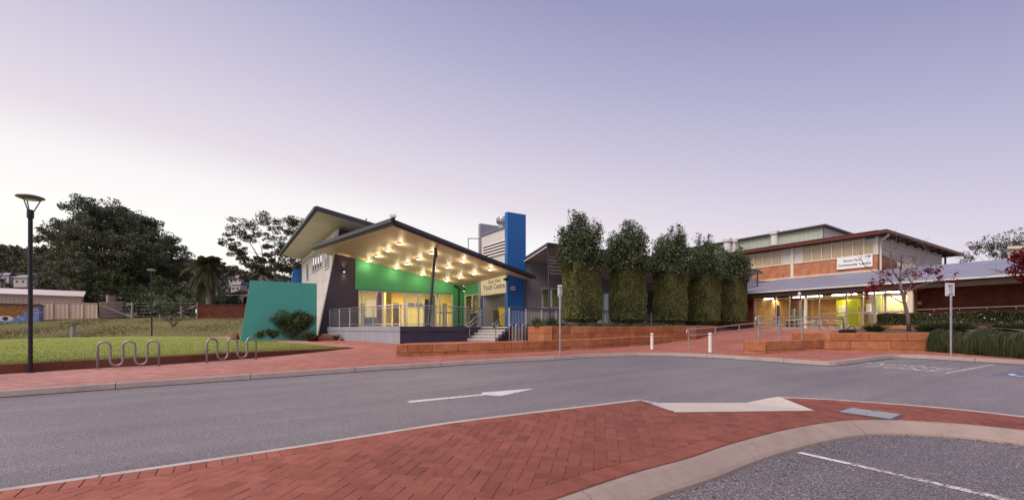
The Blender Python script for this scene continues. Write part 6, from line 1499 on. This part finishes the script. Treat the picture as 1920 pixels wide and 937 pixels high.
# mural wall
mw0, mw1 = D(-60,600,43.5), D(73,600,46.5); WM = Wall(mw0.xy, (mw1-mw0).xy); ml = (mw1-mw0).xy.length; mz0, mz1 = 1.55, EYE+2.42
t = MT('mural_paint'); tx = t.dot((WM.d.x, WM.d.y, 0)); tx = t.math('SUBTRACT', tx, WM.d.dot(WM.p)); tz_ = t.dot((0,0,1)); vec = t.comb(tx, tz_)
nz = t.noise(.75, 3, .5, vec, 1.6); c1 = t.ramp(t.noise(1.1, 2, .5, vec, 2.5), [(.32,(.10,.13,.30)),(.42,(.30,.36,.62)),(.50,(.10,.12,.26)),(.54,(.42,.46,.66)),(.66,(.22,.25,.50)),(.74,(.50,.50,.62))])
c2 = t.ramp(nz, [(.35,(.20,.085,.03)),(.5,(.42,.20,.05)),(.62,(.26,.13,.07)),(.7,(.36,.28,.20))]); dgn = t.math('ADD', t.math('MULTIPLY', tx, -.30), t.math('MULTIPLY', tz_, .9)); sel = t.ramp(t.math('ADD', dgn, t.math('MULTIPLY', nz, .8)), [(.0,(0,0,0)),(.02,(1,1,1))])
selm = t.math('GREATER_THAN', t.math('ADD', t.math('SUBTRACT', t.math('MULTIPLY', tz_, 1.5), tx), t.math('MULTIPLY', nz, 1.2)), 4.3-ml*.62); c = t.mix(selm, c1, c2); bl_ = t.math('LESS_THAN', tz_, 2.25); c = t.mix(t.math('MULTIPLY', bl_, .7), c, (.16,.36,.42)); mural_m = t.fin(c, .8, 0, .2)
mo = thing('mural_wall', 'low wall painted with a colourful blue and orange mural and eye', 'wall', mw1); MB().wb(WM, 0, ml, mz0, mz1, -3.0, 0).build('wall', mural_m, mo); MB().wb(WM, -.1, ml+.08, mz1, mz1+.09, -3.1, .08).build('capping', MAT['slate'], mo)
def disc(t0_, z0_, r, off, m, nm): MB().prism([WM.P(t0_+r[0]*math.cos(a*6.283/20), z0_+r[1]*math.sin(a*6.283/20), off) for a in range(20)], V3(-WM.n*.006,0)).build(nm, m, mo)
te_ = WM.t(10); disc(te_, WM.z(10,597), (.55,.27), .008, MAT['sign'], 'painted_eye'); disc(te_, WM.z(10,597), (.2,.2), .014, MAT['tile'], 'painted_iris'); disc(te_, WM.z(10,597), (.09,.09), .020, MAT['ink'], 'painted_pupil')
# wire fence with timber posts and braces
wf = thing('wire_fence', 'wire fence with grey timber posts and diagonal braces', 'fence', D(236,598,53)); fp = [D(187,600,51.8), D(248,600,53), D(300,598,54), D(340,598,54.5), D(370,597,55)]
for p in fp: p.z = T(p.x, p.y)
for i, p in enumerate(fp): MB().tube([p-Vector((0,0,.2)), p+Vector((0,0,1.95))], .12 if i in (1,2,3) else .07, 7).build('post', MAT['palebark'], wf)
for a, s_ in ((0,1),(2,1),(4,-1)):
    d = (fp[min(4,a+1)]-fp[max(0,a-1)]).normalized(); MB().tube([fp[a]+Vector((0,0,1.6)), fp[a]+d*s_*3.0+Vector((0,0,.1))], .07, 6).build('brace', MAT['palebark'], wf)
mb = MB()
for z in (.3,.7,1.1,1.5,1.85):
    for a, b in zip(fp, fp[1:]): mb.tube([a+Vector((0,0,z)), b+Vector((0,0,z))], .012, 4, False)
mb.build('wire', MAT['dullsteel'], wf, kind='stuff')
sw = thing('swing_frame', 'grey metal swing frame in the shade behind the wire fence', 'swing', onT(256,59)); s0_, s1_2 = D(237,570,59), D(274,570,60)
MB().tube([s0_, s1_2], .06, 6).build('top_bar', MAT['steel'], sw)
for e in (s0_, s1_2):
    for k in (-.7,.7): MB().tube([e, Vector((e.x+k, e.y+.3, T(e.x, e.y)))], .05, 6).build('leg', MAT['steel'], sw)
for f in (.35,.62):
    a = s0_.lerp(s1_2, f); mb = MB(); [mb.tube([a+Vector((k,0,0)), a+Vector((k,0,-1.5))], .015, 4) for k in (-.22,.22)]; c_ = mb.build('chain', MAT['steel'], sw); MB().box(a+Vector((-.25,-.1,-1.54)), (.5,0,0), (0,.2,0), (0,0,.05)).build('seat', MAT['dullsteel'], c_)
mp = D(368,632,40); mk = thing('marker_post', 'thin marker post with white tag on the dry grass bank', 'post', mp); MB().tube([Vector((mp.x, mp.y, T(mp.x, mp.y))), D(368,582,40)], .02, 5).build('stake', MAT['dullsteel'], mk); MB().box(D(366.5,586,39.9), (.13,0,0), (0,.03,0), (0,0,.3)).build('tag', MAT['sign'], mk)
# brick garden wall and house behind it
bw0, bw1 = D(370,597,52), D(472,597,54.5); bz = T(bw0.x, bw0.y); WBk = Wall(bw0.xy, (bw1-bw0).xy); bwl = thing('brick_garden_wall', 'dark red brick garden wall left of the teal wall', 'wall', bw0); lw = (bw1-bw0).xy.length
MB().wb(WBk, 0, lw, bz-.6, EYE+2.75, -.3, 0).build('wall', MAT['brickL'], bwl); MB().wb(WBk, -.05, lw, EYE+2.76, EYE+2.86, -.34, .04).build('capping', MAT['tile'], bwl)
hs = thing('house', 'low house with clay tiled roof partly hidden by the teal wall', 'house', onT(455,66)); hp = D(430,575,66)
MB().box(D(448,575,67), (9,1,0), (0,6,0), (0,0,(575-553)/F*67)).build('wall', MAT['tan'], hs); e0_ = D(424,552,65); MB().prism([e0_, e0_+Vector((13,.5,0)), e0_+Vector((12,5,1.5)), e0_+Vector((2.5,4.5,1.5))], (0,0,.16)).build('roof', MAT['tile'], hs); MB().box(D(424,554,64.9), (13,.5,0), (0,.15,0), (0,0,.14)).build('gutter', MAT['cream'], hs)
for px in (434, 452): MB().tube([D(px,575,65.4), D(px,553.5,65.4)], .07, 6).build('verandah_post', MAT['cream'], hs)
MB().box(D(456,567,66.9), (1.4,.1,0), (0,.05,0), (0,0,.8)).build('window', MAT['darkglass'], hs)
# wooded hill with a few roofs
xs = np.linspace(-760,40,90); ysg = np.linspace(230,760,46); random.seed(1)
def hillz(x, y):
    f = min(1, max(0, (y-240)/230)); f = f*f*(3-2*f); g_ = 60+7*math.sin(x*.012+1)+4*math.sin(x*.035); g_ *= .60+.40*min(1, max(0, (-x-120)/260)); return 8+g_*f+2.2*math.sin(x*.09+y*.05)+1.6*math.sin(x*.21-y*.13)
grid_mesh('hill', np.array([[(x, y, hillz(x, y)) for x in xs] for y in ysg]), MAT['hill'], kind='structure')
n = 3600; hx = rng.uniform(-700,10,n); hy = rng.uniform(245,520,n); cen = np.array([(x, y, hillz(x, y)) for x, y in zip(hx, hy)]); V_ = []
rr = rng.uniform(2.5,6.0,n); k_ = 16; d = rng.normal(size=(n,k_,3)); d /= np.linalg.norm(d, axis=2)[:,:,None]; pos = cen[:,None,:]+d*rr[:,None,None]*np.array([1,1,.8])+np.array([0,0,1])*(rr*.6)[:,None,None]
LF['hillwood'] = leaf('hill_wood_leaf', [(.055,.062,.05),(.085,.09,.07),(.12,.12,.095)], .1)
o = np_mesh('hill_wood', leaves_np(pos.reshape(-1,3), 3.6, .8), 4, LF['hillwood'], kind='stuff'); o['label'] = 'distant grey green wood covering the hillside'; o['category'] = 'wood'
for i, (px, py, y_, lb_, sz) in enumerate(((38,527,300,'pale roofed house on the wooded hill left of the lamp post',9),(76,513,380,'far white house on the hill right of the lamp post',10),(6,522,330,'pale house on the hill at the left edge',8),(438,527,330,'white house on the hill right of the palm',7),(442,540,290,'lower white house on the hill right of the palm',6))):
    p = D(px, py, y_); h_ = thing('hill_house', lb_, 'house', p, 'houses on the far hill'); MB().box(p+Vector((-sz/2,0,-4)), (sz,0,0), (0,7,0), (0,0,6.2)).build('wall', MAT['tan'], h_); a = p+Vector((-sz/2-.6,-.6,2.2))
    mb = MB(); mb.prism([a, a+Vector((sz+1.2,0,0)), a+Vector((sz+1.2-2,4,2)), a+Vector((2,4,2))], (0,0,.3)); mb.prism([a+Vector((2,4,2)), a+Vector((sz-.8,4,2)), a+Vector((sz+1.2,8.2,0)), a+Vector((0,8.2,0))], (0,0,.3)); mb.build('roof', MAT['grey_wall'], h_)
    for k in (-.25,.2): MB().box(p+Vector((sz*k-.8,-.06,-1)), (1.6,0,0), (0,.1,0), (0,0,1.5)).build('window', MAT['slate'], h_)
